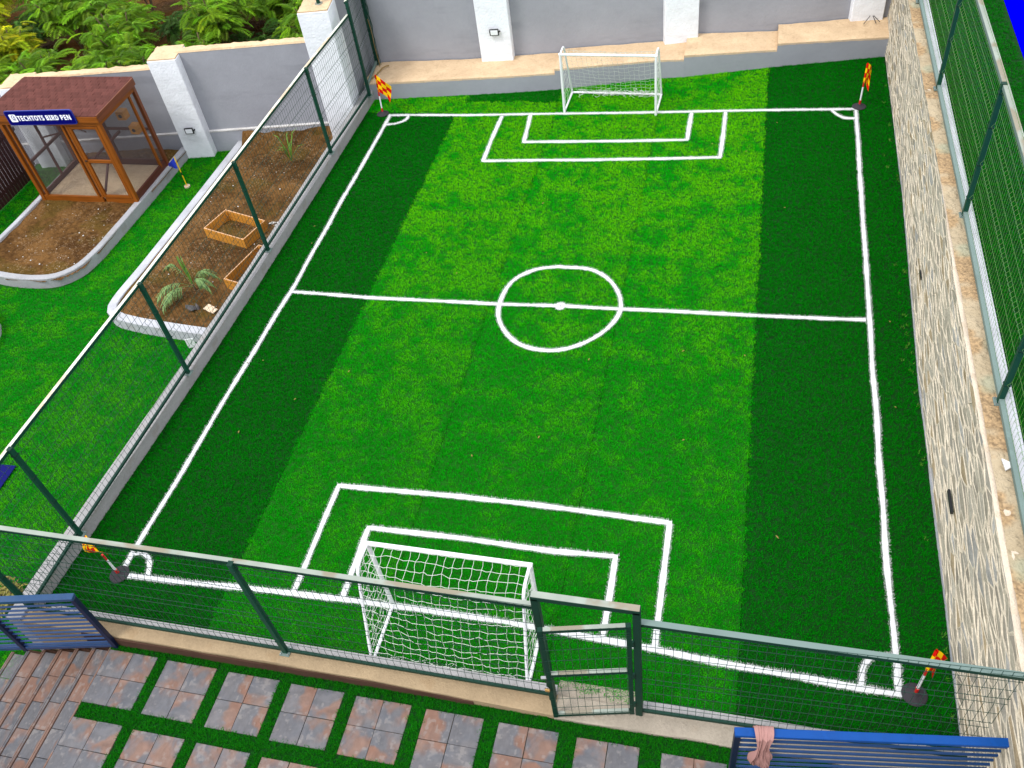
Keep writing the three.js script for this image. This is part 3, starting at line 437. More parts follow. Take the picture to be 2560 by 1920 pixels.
function post(x, z, y0, y1, parent, plate = true, s = 0.062) {
  const p = mesh('post', box(s, y1 - y0, s, x, (y0 + y1) / 2, z, 0.004), M.green, parent);
  mesh('post_cap', box(s + 0.004, 0.012, s + 0.004, x, y1 + 0.006, z, 0.003), M.greenDark, p);
  if (plate) { mesh('base_plate', box(0.13, 0.012, 0.13, x, y0 + 0.006, z, 0.002), M.greenDust, p); for (const [i, k] of [[-1, -1], [1, -1], [-1, 1], [1, 1]]) mesh('anchor_bolt', rod([x + i * 0.048, y0 + 0.01, z + k * 0.048], [x + i * 0.048, y0 + 0.03, z + k * 0.048], 0.007, 6), M.steel, p); }
  for (const f of [0.15, 0.42, 0.70, 0.94]) mesh('clip', box(s + 0.012, 0.02, s + 0.012, x, lerp(y0, y1, f), z, 0.003), M.greenDark, p);
  return p;
}
function rail(name, p, q, w, h, parent, m, topMat) { const o = mesh(name, bar(p, q, w, h, 0.004), m, parent); if (topMat) mesh('dusty_top', bar([p[0], p[1] + h / 2, p[2]], [q[0], q[1] + h / 2, q[2]], w - 0.006, 0.004), topMat, o); return o; }

{ // left side of the pitch
  const kerb = thing('concrete_kerb', 'long pale concrete kerb under the left fence of the pitch', 'kerb');
  mesh('kerb_body', sweep(densify(KERB_L.map(([x, z]) => [x, z]), 0.25), [[0, -1.0], [0, 0.232], [0.008, 0.24], [0.222, 0.24], [0.23, 0.232], [0.23, -1.0]], false, 0.006), M.kerbFence, kerb);
  const f = thing('mesh_fence', 'green mesh fence with cream dusted top rail along the left touchline', 'fence');
  const S = [[-5.80, 6.93], [-5.80, 5.75], [-5.72, 2.55], [-5.67, -0.68], [-5.63, -3.99], [-5.56, -6.36]], top = 2.16;
  S.forEach(([x, z], i) => post(x, z, i === 5 ? 0.24 : 0.24, i === 5 ? 2.42 : top, f, i > 0));
  post(-5.72, -7.52, 0.42, 2.45, f);
  for (let i = 0; i < 5; i++) {
    const a = S[i], b = S[i + 1]; meshPanel('mesh_panel', a, b, 0.27, top + 0.02, f, -1);
    rail('bottom_rail', [a[0] - 0.012, 0.315, a[1]], [b[0] - 0.012, 0.315, b[1]], 0.04, 0.04, f, M.greenDark);
    rail('top_rail', [a[0] - 0.045, top - 0.03, a[1]], [b[0] - 0.045, top - 0.03, b[1]], 0.06, 0.05, f, M.green, M.cream);
  }
  const a = S[5], b = [-5.72, -7.52]; meshPanel('mesh_panel', a, b, 0.47, 2.44, f, -1);
  rail('bottom_rail', [a[0], 0.50, a[1]], [b[0], 0.50, b[1]], 0.05, 0.05, f, M.greenDust); rail('top_rail', [a[0] - 0.03, 2.40, a[1]], [b[0] - 0.03, 2.40, b[1]], 0.06, 0.05, f, M.green, M.cream);
  const nt = thing('shade_net', 'crumpled strip of green netting hanging on the rear fence post', 'netting');
  { const w = new Wires(), r = RNG(9); for (let k = 0; k < 5; k++) { const q = []; for (let i = 0; i <= 14; i++) q.push([-5.68 + 0.04 * k * 0.35 + 0.02 * r(), 2.35 - i * 0.142, -7.49 + 0.05 * (r() - 0.3)]); w.add(q, 0.007); } w.build('netting_strand', M.green, nt); mesh('tie_cord', tube([[-5.66, 1.55, -7.44], [-5.63, 1.3, -7.42], [-5.64, 0.9, -7.43], [-5.62, 0.5, -7.42], [-5.6, 0.45, -7.35]], 0.007), M.bamboo, nt); }
}
const NZ = 6.93;
{ // near side
  const k1 = thing('concrete_kerb', 'tan weathered concrete kerb under the near fence left of the gate', 'kerb');
  mesh('kerb_body', sweep(densify([[-5.95, 7.095, 0], [-3, 7.095, 0], [-1, 7.10, -0.01], [0.2, 7.12, -0.045], [1.26, 7.135, -0.075]], 0.2), [[0, -1.0], [0, 0.192], [-0.012, 0.2], [-0.235, 0.2], [-0.247, 0.19], [-0.247, -1.0]], false, 0.016), M.kerbTan, k1);
  mesh('inner_edge', sweep([[-5.6, 6.80], [-1, 6.80], [1.25, 6.80]], [[-0.1, 0.05], [-0.1, 0.204], [-0.01, 0.204], [0, 0.19], [0, 0.05]].map(([o, y]) => [-o, y - 0.0])), M.kerbFence, k1);
  mesh('stone_facing', sweep(densify([[-5.0, 7.10, 0], [-1, 7.105, -0.01], [0.3, 7.12, -0.05]], 0.12), [[0.002, -0.2], [0.002, 0.165], [0.014, 0.155], [0.018, -0.2]], false, 0.014), M.joint, k1);
  const k2 = thing('concrete_kerb', 'low tan concrete kerb under the near fence right of the gate', 'kerb');
  mesh('kerb_body', sweep(densify([[1.26, 7.15, 0], [2.1, 7.14, 0.0], [3.2, 7.14, 0], [5.62, 7.12, -0.01]], 0.15), [[0, -0.5], [0, 0.085], [-0.015, 0.1], [-0.265, 0.1], [-0.275, 0.08], [-0.275, -0.5]], false, 0.03), M.kerbGrey, k2);
  mesh('inner_edge', box(3.45, 0.2, 0.10, 3.96, 0.015, 6.835, 0.006), M.kerbFence, k2);
  mesh('threshold', box(0.96, 0.08, 0.24, 1.71, -0.030, 6.77, 0.01), M.kerbGrey, k2);
  const f = thing('mesh_fence', 'green mesh fence with pale top rail in front of the near goal', 'fence');
  const S = [[-5.74, NZ], [-2.14, NZ], [1.185, NZ]], T = [2.24, 2.22, 2.18];
  post(-2.14, NZ, 0.20, 2.21, f);
  for (let i = 0; i < 2; i++) {
    const a = S[i], b = S[i + 1]; meshPanel('mesh_panel', a, b, 0.215, (T[i] + T[i + 1]) / 2 + 0.015, f, -1);
    rail('bottom_rail', [a[0], 0.27 - 0.03 * i, NZ - 0.005], [b[0], i ? 0.20 : 0.25, NZ - 0.005], 0.032, 0.05, f, M.greenDark);
    rail('top_rail', [a[0], T[i] - 0.03, NZ - 0.04], [b[0], T[i + 1] - 0.03, NZ - 0.04], 0.062, 0.05, f, M.greenDark, M.palegrey);
  }
  const g = thing('mesh_fence', 'green mesh fence with dusty green top rail right of the gate', 'fence');
  const A = [2.25, NZ], B = [5.86, NZ - 0.1];
  meshPanel('mesh_panel', A, B, 0.11, 2.06, g, -1);
  rail('top_rail', [2.24, 2.10, NZ - 0.04], [5.86, 1.93, NZ - 0.13], 0.068, 0.05, g, M.greenDark, M.greenDust); rail('bottom_rail', [2.24, 0.165, NZ - 0.005], [5.6, 0.15, NZ - 0.07], 0.032, 0.05, g, M.greenDark);
  post(5.87, NZ - 0.07, 0.3, 1.97, g, false, 0.075);
  // gate
  const G = thing('gate', 'green mesh gate standing ajar in its tall frame beside the near goal', 'gate');
  for (const x of [1.215, 2.205]) mesh('frame_post', box(0.075, 2.34, 0.075, x, 1.24, NZ, 0.005), M.greenDark, G);
  const hd = mesh('header_bar', box(1.066, 0.07, 0.075, 1.71, 2.41, NZ, 0.005), M.greenDark, G); mesh('dusty_top', box(1.05, 0.004, 0.068, 1.71, 2.447, NZ), M.palegrey, hd);
  const leaf = mesh('gate_leaf', [box(0.05, 2.02, 0.05, -0.025, 1.02, 0, 0.004), box(0.05, 2.02, 0.05, -0.885, 1.02, 0, 0.004)], M.greenDark, G); leaf.position.set(2.15, 0.12, NZ + 0.02); leaf.rotation.y = 0.21;
  for (const y of [0.055, 1.05, 2.0]) { const b = mesh('cross_bar', box(0.81, 0.05, 0.05, -0.455, y, 0, 0.004), M.greenDark, leaf); mesh('dusty_top', box(0.80, 0.003, 0.044, -0.455, y + 0.0265, 0), M.palegrey, b); }
  { const w = new Wires(); for (let x = -0.85; x < -0.05; x += 0.079) w.add([[x, 0.01, 0.029], [x, 2.04, 0.029]], 0.003); for (const y of [0.1, 0.13, 0.30, 0.52, 0.72, 0.95, 1.17, 1.42, 1.65, 1.88, 1.93]) w.add([[-0.9, y, 0.034], [-0.02, y, 0.034]], 0.003); w.build('wire_panel', M.wire, leaf); }
  for (const y of [0.3, 1.0, 1.7]) mesh('hinge', rod([2.163, y + 0.06, NZ + 0.045], [2.163, y + 0.16, NZ + 0.045], 0.014, 8), M.greenDark, G);
  mesh('latch', box(0.08, 0.03, 0.03, -0.93, 0.98, 0.0, 0.004), M.steel, leaf);
  const pl = thing('padlock', 'small brass padlock hanging on the latch of the mesh gate', 'padlock', [1.268, 0.93, 7.20]); mesh('lock_body', box(0.055, 0.05, 0.022, 0, 0, 0, 0.005), M.brass, pl); mesh('shackle', tube([[-0.018, 0.022, 0], [-0.018, 0.05, 0], [0, 0.066, 0], [0.018, 0.05, 0], [0.018, 0.022, 0]], 0.005), M.steel, pl);
}
{ // terrace side, on top of the stone wall
  const k = thing('concrete_kerb', 'pale kerb on the terrace edge behind the right hand fence', 'kerb'); mesh('kerb_body', box(0.11, 0.4, 19, 6.02, 1.745, -0.5, 0.008), M.kerbWhite, k);
  const f = thing('mesh_fence', 'green mesh fence on top of the stone wall at right', 'fence');
  const S = [[5.90, -10.4], [5.91, -6.95], [5.925, -3.66], [5.935, -0.14], [5.915, 3.42], [5.90, 7.0]], top = 3.93;
  S.forEach(([x, z], i) => post(x, z, 1.93, top, f));
  for (let i = 0; i < 5; i++) {
    const a = S[i], b = S[i + 1]; meshPanel('mesh_panel', [a[0] + 0.03, a[1]], [b[0] + 0.03, b[1]], 2.0, top + 0.03, f, 1, 0.088, true, 0.0019);
    rail('bottom_rail', [a[0], 1.99, a[1] + 0.032], [b[0], 1.99, b[1] - 0.032], 0.055, 0.06, f, M.greenDust);
    rail('top_rail', [a[0] + 0.02, top - 0.03, a[1]], [b[0] + 0.02, top - 0.03, b[1]], 0.075, 0.055, f, M.greenDust, M.palegrey);
  }
  const tl = thing('stone_slab', 'small pale triangular slab on the soil beside the right fence', 'slab', [5.83, 1.95, 4.45]); { const s = new THREE.Shape([new THREE.Vector2(0, 0), new THREE.Vector2(0.12, 0.09), new THREE.Vector2(-0.02, 0.16)]); const g = plain(new THREE.ExtrudeGeometry(s, { depth: 0.02, bevelEnabled: false })); g.rotateX(-Math.PI / 2); mesh('slab', boxUV(g), M.whiteStone, tl); }
}

// ---------------------------------------------------------------- goals
function goal(label, pos, turn, H, W, droop) { // local: posts on z = 0, net towards -z
  const t = thing('football_goal', label, 'football goal', pos, turn, 'small white goals'), r = 0.028, D = 0.30, B = 0.82;
  for (const s of [-1, 1]) {
    mesh('goal_post', rod([s * W / 2, 0, 0], [s * W / 2, H, 0], r, 14), M.white, t);
    mesh('top_arm', tube([[s * W / 2, H, 0], [s * W / 2, H + 0.012, -0.1], [s * W / 2, H + 0.012, -D], [s * W / 2, H - 0.06, -D - 0.08]], 0.02, 8, 14), M.white, t);
    mesh('back_stay', rod([s * W / 2, H - 0.05, -D - 0.07], [s * W / 2, 0.03, -B], 0.02, 10), M.white, t);
    mesh('ground_bar', rod([s * W / 2, 0.025, -0.02], [s * W / 2, 0.03, -B], 0.022, 10), M.white, t);
  }
  mesh('crossbar', rod([-W / 2 - r, H, 0], [W / 2 + r, H, 0], r, 14), M.white, t);
  mesh('rear_ground_bar', rod([-W / 2, 0.03, -B], [W / 2, 0.03, -B], 0.024, 10), M.white, t);
  // netting: a sagging cloth of cord cells over the top arms, the back and the two sides
  const w = new Wires(), q = RNG(Math.round(pos[2] * 10) + 5), jit = (a) => (q() - 0.5) * a, C = 0.112;
  const prof = [[H - 0.02, -0.02], [H - 0.02, -D], [H - 0.10, -D - 0.09], [0.10, -B + 0.015], [0.03, -B - 0.03]]; // y, z
  const len = [0]; for (let i = 1; i < prof.length; i++) len.push(len[i - 1] + Math.hypot(prof[i][0] - prof[i - 1][0], prof[i][1] - prof[i - 1][1]));
  const at = (s) => { s = Math.max(0, Math.min(len[4], s)); for (let i = 1; i < 5; i++) if (s <= len[i]) { const f = (s - len[i - 1]) / (len[i] - len[i - 1]); return [lerp(prof[i - 1][0], prof[i][0], f), lerp(prof[i - 1][1], prof[i][1], f)]; } };
  const nu = Math.round(W / C), nv = Math.round(len[4] / C), N = [];
  for (let v = 0; v <= nv; v++) { N.push([]); for (let u = 0; u <= nu; u++) { const [y, z] = at(len[4] * v / nv), f = u / nu, sag = Math.sin(Math.PI * f) * Math.sin(Math.PI * Math.min(1, v / nv)), edge = (u === 0 || u === nu || v === 0) ? 0.2 : 1; N[v].push([lerp(-W / 2, W / 2, f) + jit(0.028) * edge, Math.max(0.015, y - droop * sag + jit(0.03) * edge), z - 0.05 * sag + jit(0.035) * edge]); } }
  const mid = (a, b) => [(a[0] + b[0]) / 2 + jit(0.022), (a[1] + b[1]) / 2 - 0.006 + jit(0.016), (a[2] + b[2]) / 2 + jit(0.022)];
  for (let v = 0; v <= nv; v++) for (let u = 0; u <= nu; u++) { if (u < nu) w.add([N[v][u], mid(N[v][u], N[v][u + 1]), N[v][u + 1]], 0.0026); if (v < nv) w.add([N[v][u], mid(N[v][u], N[v + 1][u]), N[v + 1][u]], 0.0026); }
  for (const s of [-1, 1]) { // sides
    const n = 13, m = 6, E = []; for (let i = 0; i <= n; i++) { E.push([]); const y = H * (1 - i / n), zb = y > H - 0.06 ? -D : lerp(-B, -D - 0.07, y / (H - 0.05)); for (let k = 0; k <= m; k++) E[i].push([s * (W / 2 + 0.012) + jit(0.04) * (k % m ? 1 : 0.2), Math.max(0.015, y + jit(0.04)), zb * k / m + jit(0.03)]); }
    for (let i = 0; i <= n; i++) for (let k = 0; k <= m; k++) { if (k < m) w.add([E[i][k], mid(E[i][k], E[i][k + 1]), E[i][k + 1]], 0.0026); if (i < n) w.add([E[i][k], E[i + 1][k]], 0.0026); }
  }
  w.build('net', M.net, t);
  const b = new Wires(); // gathered slack netting on the ground along the rear bar
  for (let i = 0; i < 240; i++) { const x = (q() - 0.5) * W * (0.94 - 0.2 * q()), y = 0.02 + 0.06 * q(), z = -B + 0.16 * (q() - 0.35), p = [[x, y, z]]; for (let k = 0; k < 3; k++) p.push([p[k][0] + jit(0.13), Math.max(0.012, p[k][1] + jit(0.05)), p[k][2] + jit(0.08)]); b.add(p, 0.0028); }
  b.build('slack_net', M.net, t);
  return t;
}
goal('white goal at the far end, before the rear wall ledge', [0.015, 0, -6.09], -0.042, 1.33, 1.99, 0.12);
goal('white goal at the near end, behind the front fence', [-0.09, 0, 6.02], Math.PI - 0.006, 1.45, 1.96, 0.06);

// ---------------------------------------------------------------- corner flags
const checker = (() => { const c = document.createElement('canvas'); c.width = c.height = 256; const x = c.getContext('2d'); for (let i = 0; i < 4; i++) for (let k = 0; k < 4; k++) { x.fillStyle = (i + k) % 2 ? '#d21208' : '#f6c40a'; x.fillRect(i * 64, k * 64, 64, 64); } const t = new THREE.CanvasTexture(c); t.colorSpace = THREE.SRGBColorSpace; return t; })();
mat('flagCloth', [1, 1, 1], 0.8, { map: checker, side: THREE.DoubleSide });
function cornerFlag(label, [x, z], lean, turn, shape) {
  const t = thing('corner_flag', label, 'corner flag', [x, 0, z], turn, 'corner flags of the pitch');
  const disc = new THREE.LatheGeometry([[0, 0.02], [0.135, 0.02], [0.14, 0.028], [0.125, 0.04], [0.05, 0.056], [0.035, 0.085], [0.02, 0.088], [0, 0.088]].map(([a, b]) => new THREE.Vector2(a, b)), 30);
  mesh('rubber_base', boxUV(plain(disc)), M.rubber, t);
  const H = 0.92, P = (h) => [lean[0] * h * (1 + 0.25 * h * (lean[2] || 0)), h, lean[1] * h];
  const cut = [[0.08, 0.17, 'red'], [0.17, 0.46, 'white'], [0.46, 0.60, 'red']];
  for (const [a, b, c] of cut) mesh('pole_section', rod(P(a), P(b), c === 'red' && a < 0.1 ? 0.022 : 0.016, 12), M[c], t);
  const n = 16, m = 14, pos = [], uv = [], Q = (i, k) => { const u = i / n, v = k / m; return shape(u, v, P); };
  for (let i = 0; i < n; i++) for (let k = 0; k < m; k++) for (const [a, b] of [[0, 0], [1, 0], [1, 1], [0, 0], [1, 1], [0, 1]]) { pos.push(...Q(i + a, k + b)); uv.push((i + a) / n, (k + b) / m); }
  const g = new THREE.BufferGeometry(); g.setAttribute('position', new THREE.Float32BufferAttribute(pos, 3)); g.setAttribute('uv', new THREE.Float32BufferAttribute(uv, 2)); g.computeVertexNormals();
  mesh('flag_cloth', g, M.flagCloth, t);
}
const hang = (w, drop, fold, amp) => (u, v, P) => { const y = 0.96 - 0.40 * v, b = P(y); if (u < 0.22) { const a = Math.PI * (1 - u / 0.11 / 2 * 2); return [b[0] + 0.021 * Math.sin(u / 0.22 * 6.1 - 3.05), y, b[2] - 0.021 * Math.cos(u / 0.22 * 6.1 - 3.05) + 0.0]; } const q = (u - 0.22) / 0.78; return [b[0] + 0.012 + w * q * (1 - 0.3 * v * q), y - drop * q * (0.4 + 0.6 * q), b[2] + amp * q * Math.sin(fold * q + 2.2 * v)]; };
cornerFlag('red and yellow chequered flag spread open at the far left corner', [-5.16, -5.97], [0.03, -0.02, 0], -0.25, hang(0.33, 0.24, 4, 0.05));
cornerFlag('red and yellow chequered flag hanging narrow at the far right corner', [5.10, -6.42], [0.02, 0.0, 0], 0.5, hang(0.14, 0.22, 5, 0.05));
cornerFlag('red and yellow chequered flag drooping over at the near left corner', [-5.045, 6.15], [-0.10, -0.04, 0], 2.75, (u, v, P) => { const b = P(0.93 - 0.30 * v); return [b[0] + 0.015 + 0.24 * Math.sin(u * 1.5) * (1 - 0.35 * v), b[1] + 0.07 * Math.sin(u * 3) - 0.30 * u * u, b[2] + 0.09 * u * Math.sin(5 * u + 3 * v)]; });
cornerFlag('red and yellow chequered flag beside the stone wall at the near right corner', [5.17, 6.19], [0.06, -0.05, 0], 0.35, hang(0.19, 0.32, 3.6, 0.06));

// ---------------------------------------------------------------- planting beds on the lower lawn
const bedKerbProf = (w) => [[0, -0.05], [0, 0.24], [0.012, 0.252], [w - 0.012, 0.252], [w, 0.24], [w, -0.05]];
{
  const t = thing('planting_bed', 'brown soil bed with rounded pale kerb in front of the bird pen', 'planting bed', [0, LAWN, 0]);
  const outer = [[-10.13, -5.35]].concat(smooth([[-10.14, -3.6], [-10.19, -1.9], [-10.22, -1.35], [-10.36, -0.78], [-10.7, -0.44], [-11.2, -0.34], [-11.8, -0.35], [-12.4, -0.44]], 26));
  mesh('kerb', sweep(outer, bedKerbProf(0.15).map(([o, y]) => [o, y]), false, 0.006), M.kerb, t);
  mesh('kerb', sweep([[-12.98, -0.9], [-12.92, -2.2], [-12.90, -5.2]], bedKerbProf(0.13).map(([o, y]) => [o, y]), false, 0.006), M.kerbWhite, t);
  heightGrid([[-12.92, -5.2], [-12.98, -0.45], [-12.4, -0.42], [-11.2, -0.38], [-10.62, -0.42], [-10.30, -0.85], [-10.20, -1.9], [-10.16, -5.3]], 0.205, 0.07, 3.2, 0.07, 700, 'soil', M.soil, t);
  const r = RNG(71), w = []; for (let i = 0; i < 60; i++) { const g = new THREE.IcosahedronGeometry(0.006 + 0.02 * r() * r() * r(), 0); g.scale(1, 0.7, 0.8 + 0.6 * r()); g.translate(-12.7 + 2.4 * r(), 0.215, -2.95 + 2.4 * r()); w.push(boxUV(plain(g))); } tag(mesh('pebbles', w, M.whiteStone, t), null, null, null, 'stuff');
}
let soilB;
{
  const t = thing('planting_bed', 'brown soil bed with white kerb between the lawn and the left fence', 'planting bed', [0, LAWN, 0]);
  const outer = [[-8.90, -5.72]].concat(smooth([[-8.93, -3.6], [-8.99, -1.0], [-9.03, 0.12], [-8.95, 0.42], [-8.70, 0.60], [-8.3, 0.70], [-7.6, 0.79], [-6.6, 0.88], [-5.75, 0.95]], 34));
  mesh('kerb', sweep(outer.reverse(), bedKerbProf(0.19), false, 0.005), M.kerbWhite, t);
  soilB = heightGrid([[-8.80, -5.9], [-8.86, 0.10], [-8.62, 0.42], [-7.6, 0.60], [-5.75, 0.76], [-5.6, -6.4]], 0.225, 0.05, 2.6, 0.06, 720, 'soil', M.soil, t);
  const hp = []; for (let i = 0; i < 60; i++) for (let k = 0; k < 8; k++) { const P = (a, b) => { const x = -8.70 + a * 0.052, z0 = -5.70 - 0.15 * (x + 9.5); return [x, 0.30 + 0.26 * (1 - b / 8) * (0.4 + fbm(x * 2.2, b * 0.4, 733, 3)) - 0.05 * b, z0 + 0.10 + b * 0.08]; }; hp.push(...P(i, k), ...P(i, k + 1), ...P(i + 1, k + 1), ...P(i, k), ...P(i + 1, k + 1), ...P(i + 1, k)); }
  mesh('soil_bank', fromTris(hp), M.soil, t);
  const r = RNG(72), w = []; for (let i = 0; i < 75; i++) { const g = new THREE.IcosahedronGeometry(0.006 + 0.022 * r() * r() * r(), 0); g.scale(1, 0.7, 0.8 + 0.6 * r()); g.translate(-8.6 + 2.8 * r(), 0.235 , -4.9 + 5.2 * r()); w.push(boxUV(plain(g))); } tag(mesh('pebbles', w, M.whiteStone, t), null, null, null, 'stuff');
}
const SOIL = LAWN + 0.22;
function planter(label, pos, turn, W, D, H) {
  const t = thing('planter_box', label, 'planter box', pos, turn), th = 0.024;
  for (const s of [-1, 1]) {
    const b = mesh('side_board', longUV(box(W, H, th, 0, H / 2, s * (D / 2 - th / 2), 0.002)), M.pine, t); mesh('cut_edge', box(W - 0.004, 0.004, th - 0.004, 0, H + 0.001, s * (D / 2 - th / 2)), M.pineEnd, b);
    const e = mesh('end_board', longUV(box(th, H, D - 2 * th - 0.002, s * (W / 2 - th / 2), H / 2, 0, 0.002)), M.pine, t); mesh('cut_edge', box(th - 0.004, 0.004, D - 2 * th - 0.006, s * (W / 2 - th / 2), H + 0.001, 0), M.pineEnd, e);
    for (const k of [-1, 1]) mesh('corner_block', box(0.035, H - 0.02, 0.035, s * (W / 2 - th - 0.0185), H / 2, k * (D / 2 - th - 0.0185), 0.002), M.pine, t);
  }
}
planter('open yellow pine frame lying whole on the soil bed', [-7.30, SOIL - 0.03, -2.17], -0.29, 1.12, 0.70, 0.27);
planter('open yellow pine frame half hidden beside the fence kerb', [-6.28, SOIL - 0.03, -0.92], -0.245 + 1.5708, 1.13, 0.66, 0.27);
{
  const t = thing('rock', 'dark grey broken rock on the soil near the young palm', 'rock', [-7.18, SOIL, 0.24]); const r = RNG(5); const P = []; for (let k = 0; k < 16; k++) P.push(V((r() - 0.5) * 0.24, r() * 0.13, (r() - 0.5) * 0.17)); mesh('rock_body', boxUV(plain(new ConvexGeometry(P))), M.rock, t); const P2 = []; for (let k = 0; k < 12; k++) P2.push(V(0.11 + (r() - 0.5) * 0.12, r() * 0.12, -0.06 + (r() - 0.5) * 0.1)); mesh('rock_chip', boxUV(plain(new ConvexGeometry(P2))), M.rock, t);
  const s = thing('stone_slab', 'flat cracked tan stone slab on the soil beside the fence kerb', 'slab', [-6.77, SOIL + 0.012, 0.18], -0.35); for (const [x, z, w, d] of [[-0.10, 0, 0.10, 0.15], [0.005, 0.01, 0.095, 0.15], [0.10, 0.02, 0.08, 0.13]]) mesh('slab_piece', box(w, 0.025, d, x, 0.02, z, 0.006), M.paleStone, s);
  const r3 = RNG(15), u = thing('rubble', 'small heap of white rubble on the soil near the pine frame', 'rubble', [-6.62, SOIL, -2.5]); for (let k = 0; k < 7; k++) { const P3 = []; for (let j = 0; j < 8; j++) P3.push(V((r3() - 0.5) * 0.09, r3() * 0.05, (r3() - 0.5) * 0.07)); const o = mesh('rubble_piece', boxUV(plain(new ConvexGeometry(P3))), M.whiteStone, u); o.position.set((r3() - 0.5) * 0.26, 0.0, (r3() - 0.5) * 0.16); }
  const c = thing('marker_card', 'white card marker standing on the lawn against the left fence kerb', 'marker', [-6.85, LAWN, 1.0], 0.35); mesh('card', box(0.16, 0.22, 0.012, 0, 0.12, 0, 0.002), M.white, c); mesh('stake', rod([0, 0, -0.012], [0, 0.28, -0.012], 0.008, 6), M.steel, c);
}
{ // golf hole
  const t = thing('golf_flag', 'small blue pennant on a yellow pole in the lawn strip', 'golf flag', [-9.57, LAWN, -4.08], 0.3); mesh('hole_cup', rod([0, 0, 0], [0, 0.035, 0], 0.07, 18), M.paleStone, t);
  for (const [a, b, m] of [[0.03, 0.32, 'yellow'], [0.32, 0.40, 'black'], [0.40, 0.80, 'yellow']]) mesh('pole_section', rod([0, a, 0], [0, b, 0], 0.012, 8), M[m], t);
  const pos = []; const Q = (u, v) => [-0.02 - 0.20 * u, 0.79 - 0.26 * v * (1 - u * 0.7) - 0.16 * u, 0.05 * Math.sin(4 * u + v)]; for (let i = 0; i < 8; i++) for (let k = 0; k < 6; k++) for (const [a, b] of [[0, 0], [1, 0], [1, 1], [0, 0], [1, 1], [0, 1]]) pos.push(...Q((i + a) / 8, (k + b) / 6));
  mat('pennant', [0.008, 0.03, 0.42], 0.7, { side: THREE.DoubleSide }); mesh('pennant', fromTris(pos), M.pennant, t);
}
{ const o = tag(mesh('floor_mat', box(1.8, 0.012, 1.5, 0, 0.045, 0, 0.004), M.matBlue), 'deep blue mat on the lower lawn at the left edge of the picture', 'mat'); o.position.set(-9.52, LAWN, 4.86); o.rotation.y = 0.03; }
{ const t = thing('planting_bed', 'curved grey kerb just showing at the left edge of the lawn', 'planting bed', [0, LAWN, 0]); const c = []; for (let i = 0; i <= 24; i++) c.push([-12.02 + 1.05 * Math.cos(i * 0.2618), 1.55 + 1.05 * Math.sin(i * 0.2618)]); mesh('kerb', sweep(c.slice(0, 24), bedKerbProf(0.15), true), M.kerb, t); sheet(c.slice(0, 24).map(([x, z]) => [-12.02 + (x + 12.02) * 0.92, 1.55 + (z - 1.55) * 0.92]), 0.18, 'soil', M.soil, t); }

